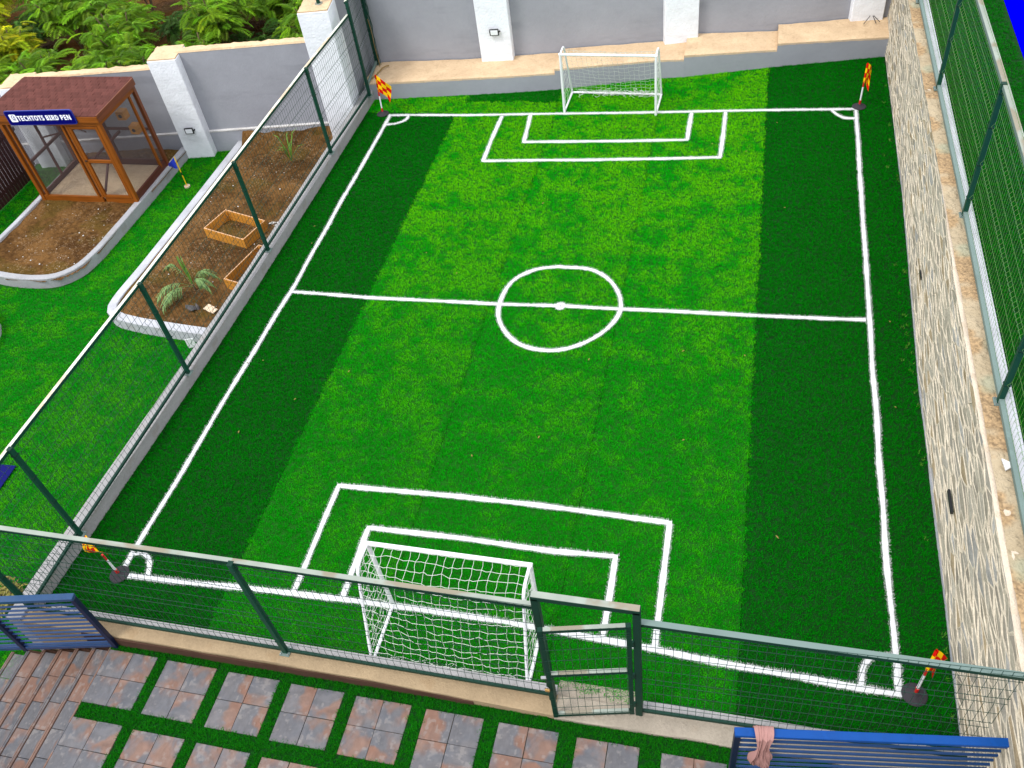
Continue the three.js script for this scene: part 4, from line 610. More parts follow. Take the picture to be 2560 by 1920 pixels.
// ---------------------------------------------------------------- bird pen
mat('wireGrey', [0.12, 0.10, 0.10], 0.6);
{
  const X0 = -12.70, X1 = -10.25, ZB = -4.58, ZF = -3.13, Y0 = LAWN + 0.2, EV = 1.47;
  const t = thing('bird_pen', 'brown timber bird pen with wire mesh walls and shingle roof', 'bird pen');
  const B = (name, p, q, w, h, m = M.wood, par = t) => mesh(name, bar(p, q, w, h, 0.004), m, par);
  for (const [x, z] of [[X0, ZF], [X1, ZF], [X0, ZB], [X1, ZB]]) B('corner_post', [x, Y0, z], [x, EV, z], 0.085, 0.085, z === ZB ? M.woodRail : M.wood);
  for (const x of [-12.55, -11.18, -11.07]) B('stile', [x, Y0 + 0.14, ZF], [x, EV - 0.1, ZF], 0.055, 0.06);
  for (const z of [-4.34]) B('stile', [X1, Y0 + 0.14, z], [X1, EV - 0.1, z], 0.055, 0.055);
  B('beam', [X0 - 0.04, EV - 0.06, ZF + 0.002], [X1 + 0.04, EV - 0.06, ZF + 0.002], 0.075, 0.11); B('beam', [X1 + 0.001, EV - 0.06, ZF - 0.044], [X1 + 0.001, EV - 0.06, ZB + 0.044], 0.075, 0.11); B('beam', [X0, EV - 0.06, ZB], [X1, EV - 0.06, ZB], 0.06, 0.1, M.woodDark); B('beam', [X0, EV - 0.06, ZF - 0.044], [X0, EV - 0.06, ZB + 0.044], 0.06, 0.1, M.woodDark);
  B('sill', [X0 + 0.043, Y0 + 0.07, ZF], [-11.10, Y0 + 0.07, ZF], 0.05, 0.15); B('sill', [-11.04, Y0 + 0.06, ZF - 0.005], [X1 - 0.043, Y0 + 0.06, ZF - 0.005], 0.05, 0.13);
  B('sill', [X1, Y0 + 0.10, ZF - 0.044], [X1, Y0 + 0.10, ZB + 0.044], 0.05, 0.22, M.woodDark); B('sill', [X0, Y0 + 0.08, ZF - 0.044], [X0, Y0 + 0.08, ZB + 0.044], 0.05, 0.16, M.woodDark); B('sill', [X0 + 0.043, Y0 + 0.1, ZB], [X1 - 0.043, Y0 + 0.1, ZB], 0.05, 0.2, M.woodDark);
  B('rear_rail', [X0 + 0.043, 0.40, ZB], [X1 - 0.043, 0.40, ZB], 0.045, 0.06, M.woodDark); B('rear_stile', [-11.45, Y0 + 0.2, ZB + 0.001], [-11.45, EV - 0.1, ZB + 0.001], 0.06, 0.06, M.woodDark);
  B('side_rail', [X0, 0.30, ZF - 0.044], [X0, 0.30, ZB + 0.044], 0.05, 0.06, M.woodDark); B('side_stile', [X0, Y0 + 0.16, -3.95], [X0, EV - 0.1, -3.95], 0.05, 0.05, M.woodDark);
  mesh('perch', rod([X0 + 0.1, 0.78, -4.35], [-11.3, 0.78, -3.8], 0.018, 8), M.woodDark, t); mesh('perch', rod([X0 + 0.05, 0.55, -3.9], [-11.55, 0.60, -4.45], 0.02, 8), M.woodDark, t);
  // inner partition and nest boxes on the right
  B('partition_post', [-11.08, Y0 + 0.1, -4.0], [-11.08, EV - 0.1, -4.0], 0.06, 0.06, M.woodDark); B('partition_rail', [-11.08, 0.35, ZF - 0.05], [-11.08, 0.35, ZB + 0.04], 0.045, 0.05, M.woodDark); B('partition_brace', [-11.06, -0.4, ZF - 0.1], [-11.06, 0.3, -4.0], 0.045, 0.04, M.woodDark);
  for (const [x, y] of [[-10.70, 0.85], [-10.52, 0.50]]) { const nb = mesh('nest_box', box(0.2, 0.2, 0.2, x, y, -4.44, 0.004), M.pine, t); mesh('entrance_hole', rod([x, y, -4.339], [x, y, -4.335], 0.045, 14), M.black, nb); }
  sheet([[X0 + 0.05, ZF - 0.03], [X1 - 0.05, ZF - 0.03], [X1 - 0.05, ZB + 0.05], [X0 + 0.05, ZB + 0.05]], Y0 + 0.07, 'sand_floor', M.sand, t);
  const door = mesh('door', [bar([-11.0, Y0 + 0.14, ZF + 0.012], [-11.0, EV - 0.13, ZF + 0.012], 0.07, 0.045, 0.003), bar([-10.34, Y0 + 0.14, ZF + 0.012], [-10.34, EV - 0.13, ZF + 0.012], 0.07, 0.045, 0.003)], M.wood, t);
  for (const y of [Y0 + 0.17, 0.48, EV - 0.165]) mesh('door_rail', bar([-10.965, y, ZF + 0.0125], [-10.375, y, ZF + 0.0125], 0.04, 0.07, 0.003), M.wood, door);
  mesh('door_latch', box(0.05, 0.03, 0.02, -11.0, 0.5, ZF + 0.045, 0.003), M.black, door);
  const screen = (a, b, y0, y1, par) => { const w = new Wires(), L = Math.hypot(b[0] - a[0], b[1] - a[1]), n = Math.round(L / 0.026), m = Math.round((y1 - y0) / 0.026), P = (s, y) => [lerp(a[0], b[0], s), y, lerp(a[1], b[1], s)]; for (let i = 0; i <= n; i++) w.add([P(i / n, y0), P(i / n, y1)], 0.0013); for (let k = 0; k <= m; k++) w.add([P(0, lerp(y0, y1, k / m)), P(1, lerp(y0, y1, k / m))], 0.0030); return w.build('wire_mesh', M.wireGrey, par); };
  screen([X0, ZF - 0.02], [-11.17, ZF - 0.02], Y0 + 0.14, EV - 0.1, t); screen([-11.17, ZF - 0.02], [-11.06, ZF - 0.02], Y0 + 0.14, EV - 0.1, t); screen([-11.0, ZF - 0.01], [-10.34, ZF - 0.01], Y0 + 0.15, EV - 0.14, door); screen([X1 - 0.02, ZF], [X1 - 0.02, ZB], Y0 + 0.2, EV - 0.1, t); screen([X0, ZF], [X0, ZB], Y0 + 0.15, EV - 0.1, t); screen([X0, ZB], [X1, ZB], Y0 + 0.2, EV - 0.1, t);
  // roof: deck, boards round the edge, courses of shingles
  const RX0 = -13.0, RX1 = -10.17, RZ0 = -4.62, RZ1 = -3.07, RY = (z) => lerp(1.600, 1.625, (RZ1 - z) / (RZ1 - RZ0));
  const roof = mesh('roof', bar([(RX0 + RX1) / 2, RY(RZ1) - 0.03, RZ1 + 0.0], [(RX0 + RX1) / 2, RY(RZ0) - 0.03, RZ0], RX1 - RX0 - 0.05, 0.035), M.woodDark, t);
  mesh('fascia', bar([RX0, 1.522, RZ1 + 0.014], [RX1 + 0.012, 1.522, RZ1 + 0.014], 0.026, 0.13, 0.003), M.wood, roof); mesh('barge_board', bar([RX1, 1.53, RZ1], [RX1, 1.553, RZ0], 0.026, 0.16, 0.003), M.woodRail, roof); mesh('barge_board', bar([RX0, 1.53, RZ1], [RX0, 1.553, RZ0], 0.026, 0.15, 0.003), M.woodDark, roof);
  const cols = 15, rows = 12, cw = (RX1 - RX0 - 0.03) / cols, rd = (RZ1 - RZ0) / rows, sg = [0.94, 0.97, 1.0].map((f) => box(cw * f - 0.004, 0.011, rd * 1.42, 0, 0, 0, 0.002));
  for (let r = 0; r < rows; r++) for (let c = -1; c <= cols; c++) {
    let x0 = RX0 + 0.015 + (c + (r % 2 ? 0.5 : 0) + rr(-0.02, 0.02)) * cw, x1 = x0 + cw; const q0 = Math.max(x0, RX0 + 0.014), q1 = Math.min(x1, RX1 - 0.014); if (q1 - q0 < 0.03) continue;
    const o = mesh('shingle', sg[Math.floor(rnd() * 3)], M['shingle' + Math.floor(rnd() * 4)], roof), z = RZ0 + (rows - r - 0.5) * rd + 0.012; o.scale.x = (q1 - q0) / cw; o.position.set((q0 + q1) / 2, RY(z) + 0.002 + rr(0, 0.002), z - 0.02); o.rotation.x = 0.055;
  }
  // name board fixed to the eave
  const s = thing('sign', 'deep blue board with white lettering on the front eave of the bird pen', 'sign', [-11.50, 1.585, RZ1 + 0.035], 0.0); s.rotation.z = 0.033;
  const W = 1.70, Hh = 0.33, shp = (w, h, r) => { const p = new THREE.Shape(), a = w / 2, b = h / 2; p.moveTo(-a + r, -b); p.lineTo(a - r, -b); p.quadraticCurveTo(a, -b, a, -b + r); p.lineTo(a, b - r); p.quadraticCurveTo(a, b, a - r, b); p.lineTo(-a + r, b); p.quadraticCurveTo(-a, b, -a, b - r); p.lineTo(-a, -b + r); p.quadraticCurveTo(-a, -b, -a + r, -b); return p; };
  const ex = (w, h, r, d) => boxUV(plain(new THREE.ExtrudeGeometry(shp(w, h, r), { depth: d, bevelEnabled: true, bevelSize: 0.003, bevelThickness: 0.003, bevelSegments: 1 })));
  mesh('backing', ex(W, Hh, 0.06, 0.02), M.signEdge, s);
  const cv = document.createElement('canvas'); cv.width = 1660; cv.height = 320; const c = cv.getContext('2d'); c.fillStyle = '#040560'; c.fillRect(0, 0, 1660, 320);
  c.fillStyle = '#f4f6ff'; c.beginPath(); c.roundRect(88, 72, 170, 170, 26); c.fill(); c.strokeStyle = '#040560'; c.fillStyle = '#040560'; c.lineWidth = 14; c.lineCap = 'round';
  c.beginPath(); c.arc(178, 138, 40, Math.PI * 1.05, Math.PI * 2.35); c.stroke(); c.beginPath(); c.moveTo(140, 130); c.lineTo(136, 165); c.lineTo(158, 172); c.lineTo(156, 205); c.stroke(); c.beginPath(); c.arc(182, 140, 14, 0, 7); c.fill(); c.beginPath(); c.moveTo(200, 168); c.lineTo(208, 205); c.moveTo(180, 176); c.lineTo(184, 206); c.stroke();
  c.fillStyle = '#f7f8ff'; c.font = 'bold 150px sans-serif'; c.textBaseline = 'middle'; const tw = c.measureText('TECHTOTS BIRD PEN').width; c.save(); c.translate(274, 160); c.scale(1310 / tw, 1); c.fillText('TECHTOTS BIRD PEN', 0, 4); c.lineWidth = 4; c.lineJoin = 'round'; c.strokeStyle = '#f7f8ff'; c.strokeText('TECHTOTS BIRD PEN', 0, 4); c.restore();
  const tx = new THREE.CanvasTexture(cv); tx.colorSpace = THREE.SRGBColorSpace; mat('signFace', [1, 1, 1], 0.6, { map: tx, specularIntensity: 0.1 });
  const fg = plain(new THREE.ShapeGeometry(shp(W - 0.03, Hh - 0.03, 0.05))), p = fg.attributes.position, uv = fg.attributes.uv; for (let i = 0; i < p.count; i++) uv.setXY(i, p.getX(i) / W + 0.5, p.getY(i) / Hh + 0.5); fg.translate(0, 0, 0.027);
  mesh('sign_face', fg, M.signFace, s);
}
{ // slatted screen at the far left
  const t = thing('slat_fence', 'dark maroon fence of upright slats beside the bird pen bed', 'fence', [-13.90, LAWN, 0]);
  for (let z = -4.45; z < -0.3; z += 0.106) mesh('slat', longUV(box(0.02, 1.55, 0.09, 0, 0.80, z + 0.045, 0.002)), M.slatMaroon, t);
  for (const y of [0.25, 1.2]) mesh('rail', longUV(box(0.04, 0.08, 4.25, -0.031, y, -2.4, 0.003)), M.slatMaroon, t);
  for (const z of [-4.4, -2.4, -0.4]) mesh('post', longUV(box(0.07, 1.6, 0.07, -0.087, 0.8, z, 0.003)), M.slatMaroon, t);
  tag(mesh('pavement', box(6, 0.1, 12, -17.2, LAWN - 0.03, 0.5), M.kerbWhite), 'pale pavement behind the maroon slat fence', null, null, 'structure');
}

// ---------------------------------------------------------------- floodlights, poles and small things on the walls
function flood(label, x, y, z, turn) { const t = thing('floodlight', label, 'floodlight', [x, y, z], turn, 'floodlights on the white pillars'); mesh('housing', [box(0.21, 0.15, 0.03, 0, 0, 0.055, 0.005)], M.black, t); mesh('glass', box(0.165, 0.108, 0.008, 0, -0.001, 0.072, 0.002), M.glassFlood, t); mesh('bracket', [bar([-0.108, 0, 0.05], [-0.118, 0, 0.0], 0.012, 0.03), bar([0.108, 0, 0.05], [0.125, 0, 0.0], 0.012, 0.03)], M.black, t); mesh('driver_box', box(0.1, 0.05, 0.04, 0, 0.01, 0.022, 0.004), M.black, t); }
flood('small black floodlight on the white pillar beside the golf flag', -9.80, -0.04, -5.285, 0.149);
flood('small black floodlight on the white pillar left of the far goal', -2.77, 1.13, -7.645, 0.08);
{ const t = thing('metal_pole', 'green pole standing on top of the tallest white pillar', 'pole', [-6.12, 2.46, -6.2]); mesh('pole', rod([0, 0, 0], [0, 2.2, 0], 0.042, 14), M.green, t); mesh('base_plate', rod([0, 0.0, 0], [0, 0.022, 0], 0.085, 16), M.palegrey, t); }
{ const t = thing('stick', 'brown bamboo stick lying on the ledge by the rear fence post', 'stick'); mesh('cane', tube([[-5.60, 0.455, -6.76], [-5.52, 0.465, -7.05], [-5.46, 0.47, -7.3], [-5.36, 0.47, -7.36]], 0.014, 6), M.bamboo, t); }
{ const t = thing('metal_rods', 'dark bent rods standing out of the ledge below the right pillar', 'rods'); for (const [x0, x1, z1] of [[5.36, 5.22, -9.02], [5.42, 5.48, -9.06], [5.44, 5.56, -9.12]]) mesh('rod', rod([x0, 0.58, -9.31], [x1, 0.53, z1], 0.008, 6), M.cable, t); }
{ const t = thing('cable', 'thin dark cable strung through the shrubs at top left', 'cable'); mesh('wire', tube([[-22, 4.4, -12], [-19, 4.3, -11.4], [-16.2, 4.5, -11.3], [-13, 5.2, -12]], 0.011, 5), M.cable, t); }

// ---------------------------------------------------------------- blue louvred panels near the house
function louvre(label, pos, turn, W, H, n, midPost, sh, sd, topMat, lean = 0) { // local: from x = 0 to W, z = 0, base at y = 0
  const t = thing('louvre_panel', label, 'louvre panel', pos, turn); t.rotation.z = lean; const s = 0.06;
  mesh('top_rail', box(W, 0.05, 0.085, W / 2, H - 0.025, 0, 0.005), topMat, t); mesh('bottom_rail', box(W - 2 * s, 0.06, 0.05, W / 2, 0.06, 0, 0.004), M.blue, t);
  for (const x of [s / 2, W - s / 2].concat(midPost)) mesh('stile', box(s, H - 0.052, 0.062, x, (H - 0.052) / 2, 0, 0.004), M.blueDark, t);
  const cuts = [s].concat(midPost.flatMap((x) => [x - s / 2, x + s / 2]), [W - s]);
  for (let c = 0; c < cuts.length; c += 2) for (let i = 0; i < n; i++) { const L = cuts[c + 1] - cuts[c] - 0.002, o = mesh('louvre', box(L, sh, sd, 0, 0, 0, 0.003), M.blue, t); o.position.set((cuts[c] + cuts[c + 1]) / 2, lerp(0.135, H - 0.10, i / (n - 1)), 0); o.rotation.x = 0.12; }
}
louvre('dark blue louvred panel across the top of the steps at left', [-7.0, 0.0, 7.62], 0.193, 2.55, 1.27, 12, [1.28], 0.014, 0.026, M.blueRail);
louvre('blue louvred panel with a pink cloth over it at lower right', [3.20, 0.06, 7.47], 0.128, 3.4, 1.25, 10, [2.62], 0.026, 0.026, M.blueTop);
louvre('dark blue louvred panel cut off by the lower left corner', [-6.6, -0.5, 9.30], 0.1, 1.78, 1.3, 12, [0.9], 0.014, 0.026, M.blueRail);
{ // pink cloth draped over the top rail
  const t = thing('cloth', 'crumpled pink cloth draped over the blue louvred panel', 'cloth', [3.46, 1.31, 7.437], 0.128), n = 60, m = 60, pos = [], idx = [];
  const Q = (i, k) => { const u = i / n * 2 - 1, s = k / m, e = 1 - Math.pow(Math.abs(u), 3); // s from the hem behind the rail to the front hem, folds gathered across u
    const w = 0.082 + 0.006 * Math.sin(s * 9) + 0.022 * sm(0.35, 0.95, s), a = 0.5 + 0.5 * sm(0.3, 0.6, s), fold = a * (0.045 * (fbm(u * 2.6 + 5 + 0.5 * Math.sin(s * 4), s * 2.1, 821, 2) - 0.5) * 2 + 0.026 * (fbm(u * 7 + 9 + s, s * 3.2, 823, 2) - 0.5) * 2), hem = 0.09 * (fbm(u * 2.2 + 3, 7, 827, 2) - 0.5) + 0.10 * u * u;
    let y, z; if (s < 0.14) { y = -(0.14 - s) * 1.1; z = -0.056 - Math.abs(fold) * 0.3; } else if (s < 0.26) { const b = (s - 0.14) / 0.12 * Math.PI; y = 0.032 * Math.sin(b) + Math.abs(fold) * 0.7; z = -0.056 * Math.cos(b); } else { const f = (s - 0.26) / 0.74; y = -(0.56 - hem) * f; z = 0.060 + 0.05 * Math.sin(f * 2.2) + fold + 0.022 * e; }
    return [u * w + 0.018 * Math.sin(s * 7 + u) + 0.012 * fold / 0.03, y + 0.010, z]; };
  for (let k = 0; k <= m; k++) for (let i = 0; i <= n; i++) pos.push(...Q(i, k));
  for (let k = 0; k < m; k++) for (let i = 0; i < n; i++) { const a = k * (n + 1) + i; idx.push(a, a + n + 1, a + 1, a + 1, a + n + 1, a + n + 2); }
  const g = new THREE.BufferGeometry(); g.setAttribute('position', new THREE.Float32BufferAttribute(pos, 3)); g.setIndex(idx); g.computeVertexNormals(); mesh('fabric', g, M.cloth, t);
}
{ // weeds along the foot of the stone wall, and a few fallen leaves on the turf
  const r = RNG(91), pos = []; for (let c = 0; c < 34; c++) { const z = -7.5 + 14 * r(), x0 = poly1(WALL_R, 1, 0, z) - 0.05 - 0.22 * r() * r(); for (let i = 0; i < 9; i++) { const a = r() * 6.283, l = 0.012 + 0.022 * r(), x = x0 + 0.05 * (r() - 0.5), zz = z + 0.07 * (r() - 0.5), w = 0.004; pos.push(x - Math.sin(a) * w, 0.025, zz + Math.cos(a) * w, x + Math.sin(a) * w, 0.025, zz - Math.cos(a) * w, x + Math.cos(a) * l, 0.04 + 0.04 * r(), zz + Math.sin(a) * l); } }
  mat('weedLeaf', [0.075, 0.21, 0.008], 0.7, { side: THREE.DoubleSide }); tag(mesh('weeds', fromTris(pos), M.weedLeaf), 'tiny yellow green weeds along the foot of the stone wall', 'weeds', null, 'stuff');
  const L = []; for (let c = 0; c < 26; c++) { const x = -5.2 + 10.6 * r(), z = -6 + 12.2 * r(), a = r() * 6.283, l = 0.035 + 0.03 * r(); L.push(blade([[x, 0.036, z], [x + Math.cos(a) * l * 0.5, 0.044, z + Math.sin(a) * l * 0.5], [x + Math.cos(a) * l, 0.036, z + Math.sin(a) * l]], 0.012)); }
  mat('deadLeaf', [0.20, 0.15, 0.04], 0.8, { side: THREE.DoubleSide }); tag(mesh('fallen_leaves', L, M.deadLeaf), 'small dry leaves scattered over the turf of the pitch', 'leaves', null, 'stuff');
}

// ---------------------------------------------------------------- plants
mat('leafA', [0.075, 0.165, 0.012], 0.6, { side: THREE.DoubleSide }); mat('bark', [0.14, 0.10, 0.06], 0.9); mat('palmLeaf', [0.10, 0.22, 0.02], 0.5, { side: THREE.DoubleSide }); mat('palmGrey', [0.13, 0.22, 0.06], 0.6, { side: THREE.DoubleSide }); mat('crotonLeaf', [0.16, 0.14, 0.012], 0.5, { side: THREE.DoubleSide }); mat('reed', [0.10, 0.19, 0.05], 0.6, { side: THREE.DoubleSide });
function pinnate(seed, L, pairs) { // one feather-shaped compound leaf along +z, arching
  const r = RNG(seed), pos = [], col = [], A = (s) => [0, 0.16 * L * Math.sin(s * 2.2) - 0.30 * L * s * s, s * L], tri = (...p) => { for (const q of p) pos.push(...q); };
  for (let i = 0; i < 6; i++) { const a = A(i / 6), b = A((i + 1) / 6), w = 0.004; tri([a[0] - w, a[1], a[2]], [b[0] + w, b[1], b[2]], [b[0] - w, b[1], b[2]]); for (let k = 0; k < 3; k++) col.push(0.8, 0.9, 0.7); }
  for (let i = 0; i < pairs; i++) for (const s of [-1, 1]) {
    const f = 0.16 + 0.84 * (i + 0.5) / pairs, c = A(f), l = L * 0.27 * Math.sin(0.5 + 2.2 * (i + 0.5) / pairs) * (0.85 + 0.3 * r()), w = L * 0.024, a = 0.45 + 0.25 * f, dx = s * Math.cos(a), dz = Math.sin(a), dr = -0.16 - 0.25 * r();
    const m = [c[0] + dx * l * 0.5, c[1] + dr * l * 0.2 + 0.012, c[2] + dz * l * 0.5], e = [c[0] + dx * l, c[1] + dr * l, c[2] + dz * l], p = [m[0] - dz * w * s, m[1] - 0.004, m[2] + dx * w * s], q = [m[0] + dz * w * s, m[1] - 0.004, m[2] - dx * w * s];
    tri(c, p, e); tri(c, e, q); const k = 0.8 + 0.4 * r(); for (let v = 0; v < 6; v++) col.push(k, k, k * 0.9);
  }
  const g = new THREE.BufferGeometry(); g.setAttribute('position', new THREE.Float32BufferAttribute(pos, 3)); g.setAttribute('color', new THREE.Float32BufferAttribute(col, 3)); g.computeVertexNormals(); return g;
}
const fronds = [pinnate(31, 0.44, 13), pinnate(32, 0.36, 12), pinnate(33, 0.52, 14)];
const leafMat = new THREE.MeshPhysicalMaterial({ roughness: 0.55, side: THREE.DoubleSide, vertexColors: true, transmission: 0.2, thickness: 0, specularIntensity: 0.5 }); leafMat.name = 'leaf';
function shrub(label, x, z, h, rad, n, tint, seed) {
  const y0 = hillH(x, z) - 0.05, t = thing('shrub', label, 'shrub', [x, y0, z], 0, 'feathery shrubs behind the grey wall'), r = RNG(seed), tips = [];
  const stems = []; const ns = 5 + Math.floor(r() * 3);
  for (let s = 0; s < ns; s++) { const a = s / ns * 6.283 + r(), R = rad * (0.35 + 0.45 * r()), top = [Math.cos(a) * R, h * (0.75 + 0.3 * r()), Math.sin(a) * R], mid = [top[0] * 0.35, top[1] * 0.5, top[2] * 0.35]; stems.push(tube([[0, 0, 0], mid, top], 0.018, 5, 8)); tips.push([mid, top]); for (let k = 0; k < 2; k++) { const b = r() * 6.283, q = [top[0] * 0.8 + Math.cos(b) * rad * 0.4, top[1] * (0.7 + 0.25 * r()), top[2] * 0.8 + Math.sin(b) * rad * 0.4]; stems.push(tube([mid, [(mid[0] + q[0]) / 2, (mid[1] + q[1]) / 2 + 0.08, (mid[2] + q[2]) / 2], q], 0.01, 4, 6)); tips.push([mid, q]); } }
  mesh('stem', stems, M.bark, t);
  const put = fronds.map(() => []), m = new THREE.Matrix4(), e = new THREE.Euler(), q = new THREE.Quaternion(), cc = new THREE.Color();
  for (let i = 0; i < n; i++) { const [a, b] = tips[Math.floor(r() * tips.length)], f = 0.15 + 0.85 * Math.sqrt(r()), p = V(lerp(a[0], b[0], f) + (r() - 0.5) * 0.16, lerp(a[1], b[1], f) + (r() - 0.5) * 0.12, lerp(a[2], b[2], f) + (r() - 0.5) * 0.16); e.set(-0.5 + 0.9 * r(), r() * 6.283, (r() - 0.5) * 0.7, 'YXZ'); const s = 0.75 + 0.55 * r(), k = (0.5 + 1.25 * r() * r()) * (0.6 + 0.5 * f) * 1.35, y = r() * r() * 1.1; put[Math.floor(r() * 3)].push([p, q.setFromEuler(e).clone(), s, [tint[0] * k * (1 + y), tint[1] * k * (1 + 0.25 * y), tint[2] * k]]); }
  put.forEach((L, k) => { const o = new THREE.InstancedMesh(fronds[k], leafMat, L.length); L.forEach(([p, qq, s, c], i) => { m.compose(p, qq, V(s, s, s)); o.setMatrixAt(i, m); o.setColorAt(i, cc.setRGB(...c)); }); o.name = 'foliage'; o.userData.kind = 'stuff'; t.add(o); });
}
{
  const TINT = { y: ['yellow green', [0.26, 0.36, 0.006]], g: ['fresh green', [0.115, 0.265, 0.008]], d: ['dark green', [0.040, 0.115, 0.016]] };
  const COL = [[-17.9, 'cut off by the left picture edge'], [-16.4, 'above the leftmost pillar cap'], [-14.9, 'above the left half of the pen roof'], [-13.3, 'above the right half of the pen roof'], [-11.9, 'above the floodlit pillar cap'], [-10.5, 'right of the floodlit pillar cap'], [-9.2, 'above the right part of the low wall'], [-7.9, 'just left of the tallest pillar']];
  const ROW = [['front', -7.35], ['middle', -8.75], ['back', -10.2], ['topmost', -11.8]], KIND = ['ygggggggg', 'yydgdgdgg', 'ydggdgggg', 'ygdgdgdgg'];
  ROW.forEach(([row, z], j) => COL.forEach(([x, place], i) => { const k = KIND[j][i]; if ((j === 0 && i > 6) || (j === 1 && i === 2)) return; shrub(TINT[k][0] + ' feathery shrub in the ' + row + ' row, ' + place, x + rr(-0.3, 0.3) - 0.35 * j * (x < -12 ? 1 : 0.3), z - 0.14 * (x + 12) * (j === 0 ? 1 : 0.6) + rr(-0.2, 0.2), k === 'd' ? rr(0.9, 1.2) : j === 0 ? rr(1.3, 1.7) : rr(1.5, 2.1), rr(0.7, 0.95), k === 'd' ? 190 : 310, TINT[k][1], 1000 + j * 20 + i); }));
}
{ // tall grass behind the wall
  const t = thing('tall_grass', 'clump of long arching grass just behind the low grey wall', 'grass clump'), r = RNG(44), pos = [];
  for (let i = 0; i < 420; i++) { const x = -13.2 + 3.0 * r(), z = -6.15 - 0.15 * (x + 11.5) - 0.9 * r(), y = hillH(x, z), a = r() * 6.283, L = 0.45 + 0.5 * r(), H = 1.25 + 0.75 * r(), w = 0.010 + 0.008 * r(), P = (s) => [x + Math.cos(a) * L * s * s, y + H * (s * 1.25 - 0.5 * s * s * s), z + Math.sin(a) * L * s * s], ux = -Math.sin(a) * w, uz = Math.cos(a) * w; for (let k = 0; k < 6; k++) { const A = P(k / 6), B = P((k + 1) / 6), f = 1 - k / 6.5, g = 1 - (k + 1) / 6.5; pos.push(A[0] - ux * f, A[1], A[2] - uz * f, A[0] + ux * f, A[1], A[2] + uz * f, B[0] + ux * g, B[1], B[2] + uz * g, A[0] - ux * f, A[1], A[2] - uz * f, B[0] + ux * g, B[1], B[2] + uz * g, B[0] - ux * g, B[1], B[2] - uz * g); } }
  tag(mesh('grass_blades', fromTris(pos), M.reed, t), null, null, null, 'stuff');
}
function blade(pts, w, fold = 0.25) { const pos = [], n = pts.length - 1; for (let i = 0; i < n; i++) { const A = V(...pts[i]), B = V(...pts[i + 1]), d = B.clone().sub(A).normalize(), s = V(0, 1, 0).cross(d); if (s.lengthSq() < 1e-4) s.set(1, 0, 0); s.normalize(); const wa = w * Math.sin(0.25 + 2.85 * i / n), wb = w * Math.sin(0.25 + 2.85 * (i + 1) / n), f = (p, k, ww) => [p.x + s.x * ww * k, p.y - Math.abs(k) * ww * fold, p.z + s.z * ww * k]; for (const k of [-1, 1]) { const a = f(A, 0, 0), b = f(B, 0, 0), c = f(B, k, wb), e = f(A, k, wa); pos.push(...a, ...b, ...c, ...a, ...c, ...e); } } return fromTris(pos); }
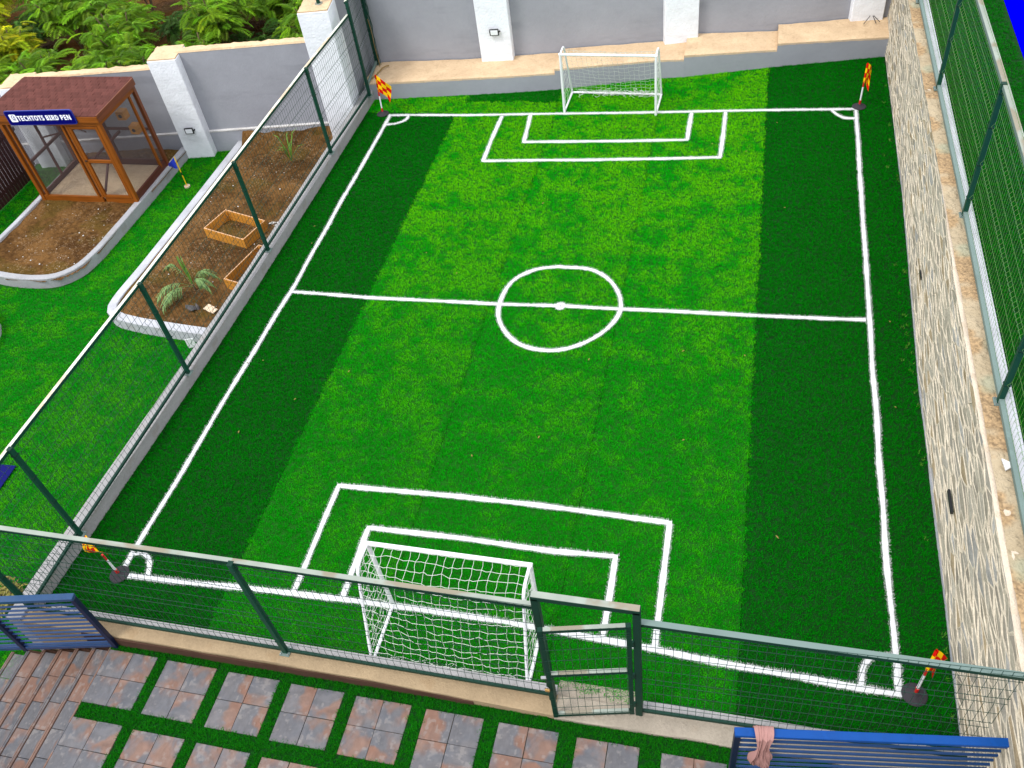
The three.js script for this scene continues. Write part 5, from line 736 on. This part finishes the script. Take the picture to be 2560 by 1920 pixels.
{
  const t = thing('young_palm', 'young palm with drooping grey green fronds in the soil bed', 'palm', [-7.40, SOIL - 0.02, -0.36]), r = RNG(61);
  t.scale.setScalar(0.72); mesh('stem', rod([0, 0, 0], [0, 0.22, 0], 0.03, 8, 0.02), M.bark, t);
  for (let i = 0; i < 9; i++) { const a = 2.6 + 0.55 * (r() - 0.5), l = 0.55 + 0.2 * r(); mesh('frond', blade([[0, 0.15, 0], [Math.cos(a) * l * 0.12, 0.45, -Math.abs(Math.sin(a)) * l * 0.2], [Math.cos(a) * l * 0.28, 0.78 + 0.1 * r(), -Math.abs(Math.sin(a)) * l * 0.35], [Math.cos(a) * l * 0.42, 1.02, -Math.abs(Math.sin(a)) * l * 0.6]], 0.022), M.palmLeaf, t); }
  for (const [a, l, h] of [[2.35, 0.95, 0.42], [2.0, 1.0, 0.34], [3.5, 1.0, 0.62], [-0.5, 0.6, 0.5], [0.2, 0.55, 0.42]]) {
    const P = (s) => [Math.cos(a) * l * s, 0.12 + h * Math.sin(s * 2.7) * (1 - 0.15 * s), Math.sin(a) * l * s], f = mesh('drooping_frond', tube([0, 0.25, 0.5, 0.75, 1].map(P), 0.006, 5), M.palmGrey, t), L = [];
    for (let i = 0; i < 15; i++) for (const k of [-1, 1]) { const s = 0.3 + 0.7 * i / 15, p = P(s), q = 0.30 * (1 - 0.5 * Math.abs(s - 0.6)) * (0.8 + 0.3 * r()), ux = Math.cos(a) * 0.75 - k * Math.sin(a) * 0.45, uz = Math.sin(a) * 0.75 + k * Math.cos(a) * 0.45; L.push(blade([p, [p[0] + ux * q * 0.5, p[1] - 0.03, p[2] + uz * q * 0.5], [p[0] + ux * q * 0.85, p[1] - 0.12, p[2] + uz * q * 0.85], [p[0] + ux * q, Math.max(0.03, p[1] - 0.24), p[2] + uz * q]], 0.020)); }
    tag(mesh('leaflets', L, M.palmGrey, f), null, null, null, 'stuff');
  }
}
{ const t = thing('seedling', 'thin green seedling in the soil against the far grey wall', 'plant', [-7.12, SOIL + 0.05, -4.8]), r = RNG(62); for (let i = 0; i < 9; i++) { const a = r() * 6.283, l = 0.16 + 0.2 * r(), h = 0.35 + 0.4 * r(); mesh('leaf', blade([[0, 0, 0], [Math.cos(a) * l * 0.3, h * 0.5, Math.sin(a) * l * 0.3], [Math.cos(a) * l * 0.7, h * 0.9, Math.sin(a) * l * 0.7], [Math.cos(a) * l * 1.2, h * 0.95, Math.sin(a) * l * 1.2]], 0.016), M.palmLeaf, t); } }
{ const t = thing('croton_bush', 'yellow leaved bush behind the blue panel at the foot of the steps', 'bush', [-7.08, LAWN, 6.45]), r = RNG(63), L = []; mesh('stem', [0, 1, 2, 3].map((i) => tube([[0, 0, 0], [0.1 * Math.cos(i * 1.6), 0.2, 0.1 * Math.sin(i * 1.6)], [0.2 * Math.cos(i * 1.6), 0.42, 0.2 * Math.sin(i * 1.6)]], 0.012, 5)), M.bark, t); for (let i = 0; i < 170; i++) { const a = r() * 6.283, q = 0.24 * Math.sqrt(r()), h = 0.08 + 0.26 * r(), b = r() * 6.283, l = 0.10 + 0.07 * r(), x = Math.cos(a) * q, z = Math.sin(a) * q; L.push(blade([[x, h, z], [x + Math.cos(b) * l * 0.5, h + 0.05, z + Math.sin(b) * l * 0.5], [x + Math.cos(b) * l, h + 0.02, z + Math.sin(b) * l]], 0.022)); } tag(mesh('foliage', L, M.crotonLeaf, t), null, null, null, 'stuff');
  const s = thing('stone_slab', 'pale stones beside the yellow bush below the near fence', 'slab', [-6.55, LAWN, 6.28], 0.4); mesh('slab_piece', box(0.34, 0.16, 0.22, 0, 0.08, 0, 0.02), M.whiteStone, s); mesh('slab_piece', box(0.4, 0.03, 0.1, -0.05, 0.175, -0.03, 0.006), M.paleStone, s); }
renderer.render(scene, camera);
